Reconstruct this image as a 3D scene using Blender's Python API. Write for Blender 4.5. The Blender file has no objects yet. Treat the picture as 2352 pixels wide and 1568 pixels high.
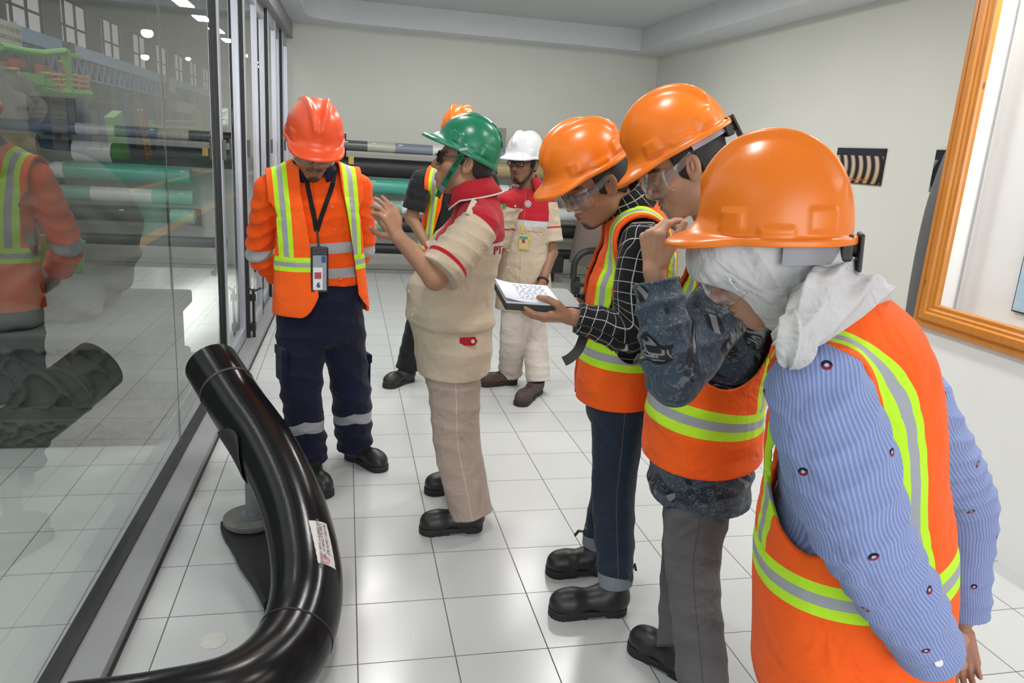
import bpy, math, random, bmesh
import numpy as np
from mathutils import Vector, Matrix
random.seed(3)
SC = bpy.context.scene
COL = SC.collection
# ---------------------------------------------------------------- camera, world, lights, exposure
CAMH = 1.56
FPX, YAW, PITCH, ROLL = 1730.40, 0.225943, -0.250945, 0.0635755
IW, IH = 2352, 1568
_r = np.array([math.cos(YAW), -math.sin(YAW), 0])
CF = np.array([math.sin(YAW)*math.cos(PITCH), math.cos(YAW)*math.cos(PITCH), math.sin(PITCH)])
_u = np.cross(_r, CF)
CR = math.cos(ROLL)*_r + math.sin(ROLL)*_u
CU = -math.sin(ROLL)*_r + math.cos(ROLL)*_u
CC = np.array([0, 0, CAMH])
cam_d = bpy.data.cameras.new('camera'); cam_d.sensor_width = 36; cam_d.lens = FPX/IW*36
cam_d.clip_start = .05; cam_d.clip_end = 500
cam = bpy.data.objects.new('camera', cam_d); COL.objects.link(cam)
cam.matrix_world = Matrix([[CR[0], CU[0], -CF[0], 0], [CR[1], CU[1], -CF[1], 0], [CR[2], CU[2], -CF[2], CAMH], [0, 0, 0, 1]])
SC.camera = cam
SC.view_settings.view_transform = 'Standard'; SC.view_settings.look = 'None'
SC.view_settings.exposure = 0.0; SC.view_settings.gamma = 1.0; SC.view_settings.use_curve_mapping = False
world = bpy.data.worlds.new('world'); SC.world = world; world.use_nodes = True
world.node_tree.nodes['Background'].inputs[0].default_value = (.93, .97, 1, 1)
world.node_tree.nodes['Background'].inputs[1].default_value = .85
SC.cycles.max_bounces = 8; SC.cycles.transparent_max_bounces = 24; SC.cycles.diffuse_bounces = 4
SC.cycles.caustics_reflective = False; SC.cycles.caustics_refractive = False
SC.cycles.sample_clamp_indirect = 6

def area(name, loc, size, power, rot=(0, 0, 0), col=(1, 1, 1), sy=None):
    l = bpy.data.lights.new(name, 'AREA'); l.size = size; l.energy = power; l.color = col
    if sy: l.shape = 'RECTANGLE'; l.size_y = sy
    o = bpy.data.objects.new(name, l); o.location = loc; o.rotation_euler = rot; COL.objects.link(o)
    return o
# added fill behind the camera and in the hall; beam for the sun patch
area('rear_fill', (1.0, -3.2, 1.9), 4.0, 125, (math.radians(84), 0, 0), (.97, .98, 1), 2.4)
area('hall_fill', (-7, 12, 6.6), 10, 1500, (0, 0, 0), (1, 1, 1), 40)
_s = area('hall_sunlight_patch', (-3.2, 7.4, 7.6), 3.6, 48, (0, 0, 0), (1, .98, .93), .85)
_s.data.spread = math.radians(5); _s.rotation_euler = (Vector((-1.36, 6.9, 0))-Vector((-3.2, 7.4, 7.6))).to_track_quat('-Z', 'Y').to_euler()
area('case_fill', (2.745, 1.9, 2.50), .06, 42, (0, math.radians(-12), 0), (1, .99, .95), 1.8)  # added area light that brightens the case interior, no fixture modelled

# ---------------------------------------------------------------- coordinates
def P(x, y, Y):
    d = (x-IW/2)/FPX*CR-(y-IH/2)/FPX*CU+CF
    return CC+d*(Y/d[1])
def F(x, y, z=0.):
    d = (x-IW/2)/FPX*CR-(y-IH/2)/FPX*CU+CF
    return CC+d*((z-CAMH)/d[2])
def PX(x, y, X):
    d = (x-IW/2)/FPX*CR-(y-IH/2)/FPX*CU+CF
    return CC+d*(X/d[0])
def V(*a): return np.array(a, dtype=np.float64)
def nrm(v): v = np.asarray(v, float); return v/np.linalg.norm(v)

# ---------------------------------------------------------------- node maths
class S:
    def __init__(s, nt, sock): s.nt = nt; s.s = sock
    def _m(s, op, *o, clamp=False):
        n = s.nt.nodes.new('ShaderNodeMath'); n.operation = op; n.use_clamp = clamp
        for i, v in enumerate((s,)+o):
            if isinstance(v, S): s.nt.links.new(v.s, n.inputs[i])
            else: n.inputs[i].default_value = v
        return S(s.nt, n.outputs[0])
    def __add__(s, o): return s._m('ADD', o)
    __radd__ = __add__
    def __sub__(s, o): return s._m('SUBTRACT', o)
    def __mul__(s, o): return s._m('MULTIPLY', o)
    __rmul__ = __mul__
    def __truediv__(s, o): return s._m('DIVIDE', o)
    def abs(s): return s._m('ABSOLUTE')
    def fr(s): return s._m('FRACT')
    def sin(s): return s._m('SINE')
    def floor(s): return s._m('FLOOR')
    def lt(s, o): return s._m('LESS_THAN', o)
    def gt(s, o): return s._m('GREATER_THAN', o)
    def mn(s, o): return s._m('MINIMUM', o)
    def mx(s, o): return s._m('MAXIMUM', o)
    def clamp(s): return s._m('ADD', 0., clamp=True)
    def pw(s, o): return s._m('POWER', o)
    def smooth(s, a, b):
        n = s.nt.nodes.new('ShaderNodeMapRange'); n.interpolation_type = 'SMOOTHSTEP'
        s.nt.links.new(s.s, n.inputs[0]); n.inputs[1].default_value = a; n.inputs[2].default_value = b
        return S(s.nt, n.outputs[0])
    def within(s, a, b): return s.gt(a)*s.lt(b)

class Mat:
    def __init__(m, name, col=(.8, .8, .8), rough=.5, metal=0., spec=.5, coat=0., sheen=0.):
        m.m = bpy.data.materials.new(name); m.m.use_nodes = True; m.nt = m.m.node_tree
        m.b = m.nt.nodes['Principled BSDF']
        m.b.inputs['Base Color'].default_value = (*col, 1); m.b.inputs['Roughness'].default_value = rough
        m.b.inputs['Metallic'].default_value = metal; m.b.inputs['Specular IOR Level'].default_value = spec
        m.b.inputs['Coat Weight'].default_value = coat; m.b.inputs['Sheen Weight'].default_value = sheen
        m.col = col
    def S(m, sock): return S(m.nt, sock)
    def attr(m, name):
        n = m.nt.nodes.new('ShaderNodeAttribute'); n.attribute_name = name
        x = m.nt.nodes.new('ShaderNodeSeparateXYZ'); v = n.outputs['Vector']
        if name == 'lc':
            n2 = m.nt.nodes.new('ShaderNodeAttribute'); n2.attribute_name = 'ls'; n3 = m.nt.nodes.new('ShaderNodeAttribute'); n3.attribute_name = 'sl'
            v = m.mix(m.S(n3.outputs['Fac']).gt(0.), v, n2.outputs['Vector'])
        m.nt.links.new(v, x.inputs[0]); m.av = v
        return [m.S(o) for o in x.outputs]
    def obj(m):
        n = m.nt.nodes.new('ShaderNodeTexCoord')
        x = m.nt.nodes.new('ShaderNodeSeparateXYZ'); m.nt.links.new(n.outputs['Object'], x.inputs[0])
        m.ov = n.outputs['Object']
        return [m.S(o) for o in x.outputs]
    def vec(m, a, b, c=0.):
        n = m.nt.nodes.new('ShaderNodeCombineXYZ')
        for i, v in enumerate((a, b, c)):
            if isinstance(v, S): m.nt.links.new(v.s, n.inputs[i])
            else: n.inputs[i].default_value = v
        return n.outputs[0]
    def noise(m, scale, detail=3, vec=None, rough=.5, col=False, dist=0.):
        n = m.nt.nodes.new('ShaderNodeTexNoise'); n.inputs['Scale'].default_value = scale
        n.inputs['Detail'].default_value = detail; n.inputs['Roughness'].default_value = rough
        n.inputs['Distortion'].default_value = dist
        if vec is None: m.obj(); vec = m.ov
        m.nt.links.new(vec, n.inputs['Vector'])
        return n.outputs['Color'] if col else m.S(n.outputs['Fac'])
    def voro(m, scale, vec, feat='F1'):
        n = m.nt.nodes.new('ShaderNodeTexVoronoi'); n.inputs['Scale'].default_value = scale; n.feature = feat
        m.nt.links.new(vec, n.inputs['Vector']); return m.S(n.outputs['Distance'])
    def mix(m, f, a, b):
        n = m.nt.nodes.new('ShaderNodeMix'); n.data_type = 'RGBA'
        for i, v in ((0, f), (6, a), (7, b)):
            if isinstance(v, S): m.nt.links.new(v.s, n.inputs[i])
            elif isinstance(v, bpy.types.NodeSocket): m.nt.links.new(v, n.inputs[i])
            elif isinstance(v, tuple): n.inputs[i].default_value = (*v, 1)
            else: n.inputs[i].default_value = v
        return n.outputs[2]
    def base(m, c): m.nt.links.new(c, m.b.inputs['Base Color']); return m
    def rough(m, s): m.nt.links.new(s.s, m.b.inputs['Roughness']); return m
    def bump(m, h, st=.3, d=.01):
        n = m.nt.nodes.new('ShaderNodeBump'); n.inputs['Strength'].default_value = st; n.inputs['Distance'].default_value = d
        m.nt.links.new(h.s, n.inputs['Height']); m.nt.links.new(n.outputs[0], m.b.inputs['Normal']); return m

def vary(name, col, rough=.5, amt=.12, scale=6., **k):
    m = Mat(name, col, rough, **k)
    m.base(m.mix(m.noise(scale), tuple(c*(1-amt) for c in col), tuple(min(1, c*(1+amt)) for c in col)))
    return m
def cloth(name, col, fold=.5, weave=900., rough=.85, fscale=7.):
    m = Mat(name, col, rough, spec=.2, sheen=.08)
    n = m.noise(fscale, 3, dist=.6); w = m.noise(weave, 1)
    m.n_ = n
    m.base(m.mix(n, tuple(c*.93 for c in col), tuple(min(1, c*1.06) for c in col)))
    m.bump(n*1.0+w*.012+m.noise(fscale*1.7, 1, dist=.9)*(.22 if fscale < 11 else .0), fold*1.15, .05)
    return m
def emis(name, col, st):
    m = Mat(name, col, .5); m.b.inputs['Emission Color'].default_value = (*col, 1); m.b.inputs['Emission Strength'].default_value = st
    return m
def clear(name, tint=(1, 1, 1), ior=1.5, rough=.0, diff=0., dcol=(.8, .8, .8)):
    m = bpy.data.materials.new(name); m.use_nodes = True; nt = m.node_tree; nt.nodes.clear()
    o = nt.nodes.new('ShaderNodeOutputMaterial'); t = nt.nodes.new('ShaderNodeBsdfTransparent'); t.inputs[0].default_value = (*tint, 1)
    g = nt.nodes.new('ShaderNodeBsdfGlossy'); g.inputs['Roughness'].default_value = rough
    f = nt.nodes.new('ShaderNodeFresnel'); f.inputs[0].default_value = ior
    ge = nt.nodes.new('ShaderNodeNewGeometry'); iv = nt.nodes.new('ShaderNodeMath'); iv.operation = 'SUBTRACT'; iv.inputs[0].default_value = 1.0
    nt.links.new(ge.outputs['Backfacing'], iv.inputs[1])
    ml = nt.nodes.new('ShaderNodeMath'); ml.operation = 'MULTIPLY'; ml.use_clamp = True; nt.links.new(f.outputs[0], ml.inputs[0]); nt.links.new(iv.outputs[0], ml.inputs[1])
    m3 = nt.nodes.new('ShaderNodeMath'); m3.operation = 'MULTIPLY'; m3.use_clamp = True; m3.inputs[1].default_value = 1.75; nt.links.new(ml.outputs[0], m3.inputs[0])
    mx = nt.nodes.new('ShaderNodeMixShader'); nt.links.new(m3.outputs[0], mx.inputs[0])
    nt.links.new(t.outputs[0], mx.inputs[1]); nt.links.new(g.outputs[0], mx.inputs[2])
    out = mx.outputs[0]
    if diff:
        d = nt.nodes.new('ShaderNodeBsdfDiffuse'); d.inputs[0].default_value = (*dcol, 1)
        m2 = nt.nodes.new('ShaderNodeMixShader'); m2.inputs[0].default_value = diff
        nt.links.new(out, m2.inputs[1]); nt.links.new(d.outputs[0], m2.inputs[2]); out = m2.outputs[0]
    nt.links.new(out, o.inputs[0])
    class Q: pass
    q = Q(); q.m = m; return q

# ---------------------------------------------------------------- objects
def tag(o, label=None, cat=None, group=None, kind=None):
    if label: o['label'] = label
    if cat: o['category'] = cat
    if group: o['group'] = group
    if kind: o['kind'] = kind
    return o
def empty(name, loc, label=None, cat=None, group=None, rz=0.):
    o = bpy.data.objects.new(name, None); o.location = [float(v) for v in loc]; o.rotation_euler = (0, 0, rz); o.empty_display_size = .1
    COL.objects.link(o); return tag(o, label, cat, group)
def wloc(o):
    p = np.zeros(3)
    while o is not None: p = p+np.array(o.location); o = o.parent
    return p
def mobj(name, verts, faces, mat, parent=None, smooth=False, world=False, mats=None, fm=None):
    me = bpy.data.meshes.new(name)
    v = np.asarray(verts, float).reshape(-1, 3)
    if world and parent is not None: v = v-wloc(parent)
    me.from_pydata(v.tolist(), [], [tuple(int(i) for i in f) for f in faces])
    for q in (mats or [mat]): me.materials.append(q.m)
    if fm is not None: me.polygons.foreach_set('material_index', fm)
    me.validate(); me.update()
    if smooth: me.polygons.foreach_set('use_smooth', [True]*len(me.polygons))
    o = bpy.data.objects.new(name, me); COL.objects.link(o)
    if parent is not None: o.parent = parent
    return o
class MB:
    """collects shapes of ONE part"""
    def __init__(s): s.v = []; s.f = []; s.k = []; s.cur = 0
    def add(s, v, f):
        b = len(s.v); s.v += [tuple(map(float, p)) for p in v]; s.f += [tuple(int(i)+b for i in q) for q in f]; s.k += [s.cur]*len(f); return s
    def box(s, lo, hi, bev=0.):
        lo = np.minimum(lo, hi)*1.; hi_ = np.maximum(lo, hi)*1.
        bm = bmesh.new(); bmesh.ops.create_cube(bm, size=1)
        for v in bm.verts: v.co = Vector([(lo[i]+hi_[i])/2+v.co[i]*(hi_[i]-lo[i]) for i in range(3)])
        if bev: bmesh.ops.bevel(bm, geom=bm.edges[:], offset=bev, segments=2, affect='EDGES', profile=.5)
        s.add([v.co[:] for v in bm.verts], [[v.index for v in f.verts] for f in bm.faces]); bm.free(); return s
    def obox(s, c, ax, ay, az, h, bev=0.):
        """oriented box: axes and half sizes"""
        t = MB(); t.box((-h[0], -h[1], -h[2]), (h[0], h[1], h[2]), bev)
        R = np.array([nrm(ax), nrm(ay), nrm(az)])
        s.add(np.array(t.v)@R+np.asarray(c), t.f); return s
    def tube(s, pts, r, n=16, caps=True, up=(0, 0, 1)):
        pts = [np.asarray(p, float) for p in pts]
        rr = r if hasattr(r, '__len__') else [r]*len(pts)
        up = nrm(up); V_ = []; prev = None
        for i, p in enumerate(pts):
            t = nrm(pts[min(i+1, len(pts)-1)]-pts[max(i-1, 0)])
            a = np.cross(t, up) if prev is None else prev-t*(prev@t)
            if np.linalg.norm(a) < 1e-4: a = np.cross(t, (1, 0, 0))
            a = nrm(a); prev = a; b = np.cross(t, a)
            for k in range(n):
                w = 2*math.pi*k/n; V_.append(p+(a*math.cos(w)+b*math.sin(w))*rr[i])
        Fc = [[i*n+k, i*n+(k+1) % n, (i+1)*n+(k+1) % n, (i+1)*n+k] for i in range(len(pts)-1) for k in range(n)]
        if caps: Fc += [list(range(n))[::-1], [(len(pts)-1)*n+k for k in range(n)]]
        return s.add(V_, Fc)
    def ribbon(s, pts, nor, w, th):
        """flat strap along pts with normal nor"""
        V_ = []; m = len(pts)
        for i, p in enumerate(pts):
            t = nrm(np.asarray(pts[min(i+1, m-1)])-np.asarray(pts[max(i-1, 0)]))
            nn = np.asarray(nor[i] if np.ndim(nor) == 2 else nor, float); nn = nrm(nn-t*(nn@t)); sd = np.cross(t, nn)
            for a, b in ((-1, -1), (1, -1), (1, 1), (-1, 1)): V_.append(np.asarray(p)+sd*a*w/2+nn*b*th/2)
        Fc = [[i*4+k, i*4+(k+1) % 4, (i+1)*4+(k+1) % 4, (i+1)*4+k] for i in range(m-1) for k in range(4)]
        Fc += [[3, 2, 1, 0], [(m-1)*4+k for k in range(4)]]
        return s.add(V_, Fc)
    def ball(s, c, r, n=10):
        V_ = []; r = np.ones(3)*r
        for i in range(n+1):
            for k in range(2*n):
                a = math.pi*i/n; b = math.pi*k/n
                V_.append((c[0]+r[0]*math.sin(a)*math.cos(b), c[1]+r[1]*math.sin(a)*math.sin(b), c[2]+r[2]*math.cos(a)))
        m = 2*n
        return s.add(V_, [[i*m+k, i*m+(k+1) % m, (i+1)*m+(k+1) % m, (i+1)*m+k] for i in range(n) for k in range(m)])
    def lathe(s, prof, c=(0, 0, 0), n=32):
        V_ = []; m = len(prof)
        for r_, z_ in prof:
            for k in range(n):
                w = 2*math.pi*k/n; V_.append((c[0]+r_*math.cos(w), c[1]+r_*math.sin(w), c[2]+z_))
        return s.add(V_, [[i*n+k, i*n+(k+1) % n, (i+1)*n+(k+1) % n, (i+1)*n+k] for i in range(m-1) for k in range(n)])
    def prism(s, poly, p0, ax, ay, az, d):
        """2D polygon (in ax, ay) extruded d along az"""
        ax, ay, az = map(lambda q: np.asarray(q, float), (ax, ay, az)); p0 = np.asarray(p0, float); n = len(poly)
        V_ = [p0+ax*a+ay*b for a, b in poly]+[p0+ax*a+ay*b+az*d for a, b in poly]
        return s.add(V_, [list(range(n))[::-1], [n+i for i in range(n)]]+[[i, (i+1) % n, n+(i+1) % n, n+i] for i in range(n)])
    def out(s, name, mat, parent=None, smooth=False, world=False, mats=None):
        o = mobj(name, s.v, s.f, mat, parent, smooth, world, mats, s.k if mats else None)
        bm = bmesh.new(); bm.from_mesh(o.data); bmesh.ops.recalc_face_normals(bm, faces=bm.faces[:]); bm.to_mesh(o.data); bm.free()
        if smooth:
            try: o.data.set_sharp_from_angle(angle=math.radians(40))
            except Exception: pass
        return o
def text(name, body, size, mat, parent, loc, ax, ay, ext=.0006, align='CENTER', world=True, bold=.0):
    """lettering as real thin geometry; ax = reading direction, ay = up direction of the letters"""
    c = bpy.data.curves.new(name, 'FONT'); c.body = body; c.size = size; c.extrude = ext; c.align_x = align; c.align_y = 'CENTER'; c.offset = bold
    t = bpy.data.objects.new(name, c); COL.objects.link(t)
    dg = bpy.context.evaluated_depsgraph_get(); me = bpy.data.meshes.new_from_object(t.evaluated_get(dg))
    bpy.data.objects.remove(t); me.name = name
    ax = nrm(ax); ay = nrm(np.asarray(ay)-ax*(np.asarray(ay)@ax)); az = np.cross(ax, ay)
    n = len(me.vertices); co = np.zeros(n*3); me.vertices.foreach_get('co', co); co = co.reshape(-1, 3)
    co = co@np.array([ax, ay, az])+np.asarray(loc)
    if world and parent is not None: co = co-wloc(parent)
    me.vertices.foreach_set('co', co.ravel()); me.materials.clear(); me.materials.append(mat.m); me.update()
    o = bpy.data.objects.new(name, me); COL.objects.link(o)
    if parent is not None: o.parent = parent
    return o

# ---------------------------------------------------------------- implicit surfaces
f4 = np.float32
def rc(p, a, b, ra, rb):
    a = np.asarray(a, f4); b = np.asarray(b, f4); ab = b-a
    t = np.clip(((p-a)@ab)/max(float(ab@ab), 1e-9), 0, 1)
    return np.linalg.norm(p-a-t[:, None]*ab, axis=1)-(ra+(rb-ra)*t)
def ell(p, c, r, R=None):
    q = p-np.asarray(c, f4)
    if R is not None: q = q@np.asarray(R, f4)
    r = np.asarray(r, f4); k0 = np.linalg.norm(q/r, axis=1); k1 = np.linalg.norm(q/(r*r), axis=1)
    return k0*(k0-1)/np.maximum(k1, 1e-6)
def bx(p, c, h, rd=0., R=None):
    q = p-np.asarray(c, f4)
    if R is not None: q = q@np.asarray(R, f4)
    q = np.abs(q)-(np.asarray(h, f4)-rd)
    return np.linalg.norm(np.maximum(q, 0), axis=1)+np.minimum(q.max(1), 0)-rd
def smin(a, b, k):
    h = np.clip(.5+.5*(b-a)/k, 0, 1); return b*(1-h)+a*h-k*h*(1-h)
def smax(a, b, k): return -smin(-a, -b, k)
_ns = {}
def wob(p, freq, seed=0, sc=(1, 1, 1), n=7):
    key = (seed, n)
    if key not in _ns:
        g = np.random.RandomState(seed); k = g.normal(size=(n, 3)); k /= np.linalg.norm(k, axis=1)[:, None]
        _ns[key] = (k*g.uniform(.6, 1.5, (n, 1)), g.uniform(0, 6.28, n))
    k, ph = _ns[key]; q = p*np.asarray(sc, f4)*freq
    return np.sin(q@k.T.astype(f4)+ph.astype(f4)).sum(1)/n*1.3
def folds(p, d, freq, amp, seed=1, warp=1.5, wf=9.):
    """creases running across direction d"""
    d = nrm(d).astype(f4)
    s_ = np.sin((p@d)*freq+warp*2*wob(p, wf, seed))
    return amp*(1-np.abs(s_))**1.0*(.6+.6*wob(p, wf*.7, seed+9))
class Tube:
    """bent elliptical tube. rad rows: (a, bfront, bback). frame: x=lat, y=front, z=along"""
    def __init__(s, pts, rad, lat, sub=3):
        pts = np.array(pts, float); n = len(pts)
        rad = np.array([(r, r, r) if np.isscalar(r) else ((r[0], r[1], r[1]) if len(r) == 2 else r) for r in rad], float)
        lat = np.array(lat, float); lat = np.tile(lat, (n, 1)) if lat.ndim == 1 else lat
        def cr(A, sub):
            if n < 3 or sub == 1: return A
            E_ = np.vstack([2*A[0]-A[1], A, 2*A[-1]-A[-2]]); o = []
            for i in range(n-1):
                p0, p1, p2, p3 = E_[i:i+4]
                for k in range(sub):
                    t = k/sub; o.append(.5*(2*p1+(p2-p0)*t+(2*p0-5*p1+4*p2-p3)*t*t+(3*p1-p0-3*p2+p3)*t**3))
            return np.array(o+[A[-1]])
        s.P = cr(pts, sub); s.Rd = np.maximum(cr(rad, sub), .005); s.L = cr(lat, sub)
        s.len = np.concatenate([[0], np.cumsum(np.linalg.norm(np.diff(s.P, axis=0), axis=1))])
        s.ks = s.len[::sub] if sub > 1 and n > 2 else s.len
    def ev(s, p, full=False):
        best = np.full(len(p), 1e9, f4); lc = np.zeros((len(p), 3), f4) if full else None; ws = np.zeros(len(p), f4)
        for i in range(len(s.P)-1):
            a, b = s.P[i].astype(f4), s.P[i+1].astype(f4); ab = b-a; L2 = float(ab@ab); dz = ab/math.sqrt(L2)
            t = np.clip(((p-a)@ab)/L2, 0, 1)
            q = p-a-t[:, None]*ab
            la = s.L[i]+0*s.L[i]; lb = s.L[i+1]
            l = nrm((la+lb)/2); l = nrm(l-dz*(l@dz)).astype(f4); y = np.cross(dz, l).astype(f4)
            x_ = q@l; y_ = q@y; z_ = q@dz
            r = s.Rd[i].astype(f4)+(s.Rd[i+1]-s.Rd[i]).astype(f4)*t[:, None]
            A = r[:, 0]; B = np.where(y_ > 0, r[:, 1], r[:, 2]); Cc = np.minimum(A, B)
            k0 = np.sqrt((x_/A)**2+(y_/B)**2+(z_/Cc)**2); k1 = np.sqrt((x_/A**2)**2+(y_/B**2)**2+(z_/Cc**2)**2)
            d = k0*(k0-1)/np.maximum(k1, 1e-6)
            best = np.minimum(d, best)
            if full:
                w = np.exp(np.clip(-(d-.05)/.010, -60, 60)); ws += w
                lc[:, 0] += w*x_; lc[:, 1] += w*y_; lc[:, 2] += w*(s.len[i]+t*math.sqrt(L2)+z_)
        if full: lc /= np.maximum(ws, 1e-30)[:, None]
        return (best, lc) if full else best
    def box(s, pad=.03):
        r = s.Rd.max(1)[:, None]; return (s.P-r).min(0)-pad, (s.P+r).max(0)+pad

def isomesh(f, lo, hi, h, proj=1):
    lo = np.asarray(lo, float); hi = np.asarray(hi, float); cs = 4
    nb = np.ceil((hi-lo)/h/cs).astype(int)+1; n = nb*cs
    g = [lo[i]+(np.arange(nb[i])*cs+(cs-1)/2)*h for i in range(3)]
    cc = np.stack(np.meshgrid(*g, indexing='ij'), -1).reshape(-1, 3).astype(f4)
    def fe(q):
        o = np.empty(len(q), f4)
        for i in range(0, len(q), 200000): o[i:i+200000] = f(q[i:i+200000])
        return o
    dc = fe(cc).reshape(nb)
    act = np.abs(dc) < ((cs-1)/2*1.733+1)*h*1.9
    D = np.repeat(np.repeat(np.repeat(np.where(dc < 0, -1, 1).astype(f4), cs, 0), cs, 1), cs, 2)
    A = np.argwhere(act)
    off = np.stack(np.meshgrid(*[np.arange(cs)]*3, indexing='ij'), -1).reshape(-1, 3)
    idx = (A[:, None, :]*cs+off[None]).reshape(-1, 3)
    D[idx[:, 0], idx[:, 1], idx[:, 2]] = fe((lo+idx*h).astype(f4))
    B = D < 0
    c = np.zeros(np.array(B.shape)-1, np.uint8)
    for o in off_8: c += B[o[0]:B.shape[0]-1+o[0], o[1]:B.shape[1]-1+o[1], o[2]:B.shape[2]-1+o[2]]
    cells = np.argwhere((c > 0) & (c < 8))
    if len(cells) == 0: return np.zeros((0, 3)), np.zeros((0, 4), int)
    vid = np.full(c.shape, -1, np.int32); vid[cells[:, 0], cells[:, 1], cells[:, 2]] = np.arange(len(cells))
    acc = np.zeros((len(cells), 3)); cnt = np.zeros(len(cells))
    for a_, b_ in edges_12:
        ca = cells+a_; cb = cells+b_
        da = D[ca[:, 0], ca[:, 1], ca[:, 2]]; db = D[cb[:, 0], cb[:, 1], cb[:, 2]]
        m = (da < 0) != (db < 0); t = np.where(m, da/np.where(m, da-db, 1), 0)
        acc += np.where(m[:, None], a_+(b_-a_)*t[:, None], 0); cnt += m
    v = lo+(cells+acc/cnt[:, None])*h
    qs = []
    for ax in range(3):
        o1, o2 = [(1, 2), (2, 0), (0, 1)][ax]
        sl0 = [slice(None)]*3; sl1 = [slice(None)]*3; sl0[ax] = slice(0, -1); sl1[ax] = slice(1, None)
        e0 = B[tuple(sl0)]; e1 = B[tuple(sl1)]
        E_ = np.argwhere(e0 != e1); k = (E_[:, o1] > 0) & (E_[:, o2] > 0) & (E_[:, o1] < c.shape[o1]) & (E_[:, o2] < c.shape[o2])
        E_ = E_[k]; ins = e0[E_[:, 0], E_[:, 1], E_[:, 2]]
        u1 = np.zeros(3, int); u1[o1] = 1; u2 = np.zeros(3, int); u2[o2] = 1
        def g_(e): return vid[e[:, 0], e[:, 1], e[:, 2]]
        q = np.stack([g_(E_-u1-u2), g_(E_-u2), g_(E_), g_(E_-u1)], 1)
        q[~ins] = q[~ins][:, ::-1]; qs.append(q)
    q = np.concatenate(qs); q = q[(q >= 0).all(1)]
    v = v.astype(f4)
    for _ in range(proj):
        e = h*.5; d = fe(v); G = np.zeros_like(v)
        for i in range(3):
            u = np.zeros(3, f4); u[i] = e; G[:, i] = (fe(v+u)-fe(v-u))/(2*e)
        st = d/np.maximum((G*G).sum(1), .2); st = np.clip(st, -h*.7, h*.7); v = v-G*st[:, None]
    return v, q
off_8 = [(i, j, k) for i in (0, 1) for j in (0, 1) for k in (0, 1)]
edges_12 = [(np.array(a), np.array(b)) for a in off_8 for b in off_8 if sum(b)-sum(a) == 1 and sum(abs(x-y) for x, y in zip(a, b)) == 1]
QF = 1.0
def iso(name, parts, mat, parent, lc=None, col=None):
    """parts: list of (f, lo, hi, h); joined to ONE mesh"""
    Vs, Qs, n = [], [], 0; LC = []; CL = []
    for f, lo, hi, h in parts:
        v, q = isomesh(f, lo, hi, h*QF)
        if not len(v): continue
        Vs.append(v); Qs.append(q+n); n += len(v)
        if lc: LC.append(lc(v))
        if col: CL.append(col(v))
    v = np.concatenate(Vs); q = np.concatenate(Qs)
    me = bpy.data.meshes.new(name)
    me.vertices.add(len(v)); me.vertices.foreach_set('co', (v-wloc(parent) if parent is not None else v).astype(f4).ravel())
    me.loops.add(len(q)*4); me.loops.foreach_set('vertex_index', q.astype(np.int32).ravel())
    me.polygons.add(len(q)); me.polygons.foreach_set('loop_start', np.arange(0, len(q)*4, 4, dtype=np.int32))
    me.polygons.foreach_set('loop_total', np.full(len(q), 4, np.int32))
    me.materials.append(mat.m); me.update(calc_edges=True); me.validate()
    me.polygons.foreach_set('use_smooth', np.ones(len(me.polygons), bool))
    if lc:
        L_ = np.concatenate(LC).astype(f4)
        a = me.attributes.new('lc', 'FLOAT_VECTOR', 'POINT'); a.data.foreach_set('vector', L_[:, :3].ravel())
        if L_.shape[1] > 3:     # second piece of cloth (sleeves, other leg) and the field that parts the two
            a = me.attributes.new('ls', 'FLOAT_VECTOR', 'POINT'); a.data.foreach_set('vector', L_[:, 3:6].ravel())
            a = me.attributes.new('sl', 'FLOAT', 'POINT'); a.data.foreach_set('value', L_[:, 6].ravel())
    if col:
        a = me.attributes.new('col', 'FLOAT_COLOR', 'POINT'); a.data.foreach_set('color', np.concatenate(CL).astype(f4).ravel())
    o = bpy.data.objects.new(name, me); COL.objects.link(o)
    if parent is not None: o.parent = parent
    return o
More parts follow.
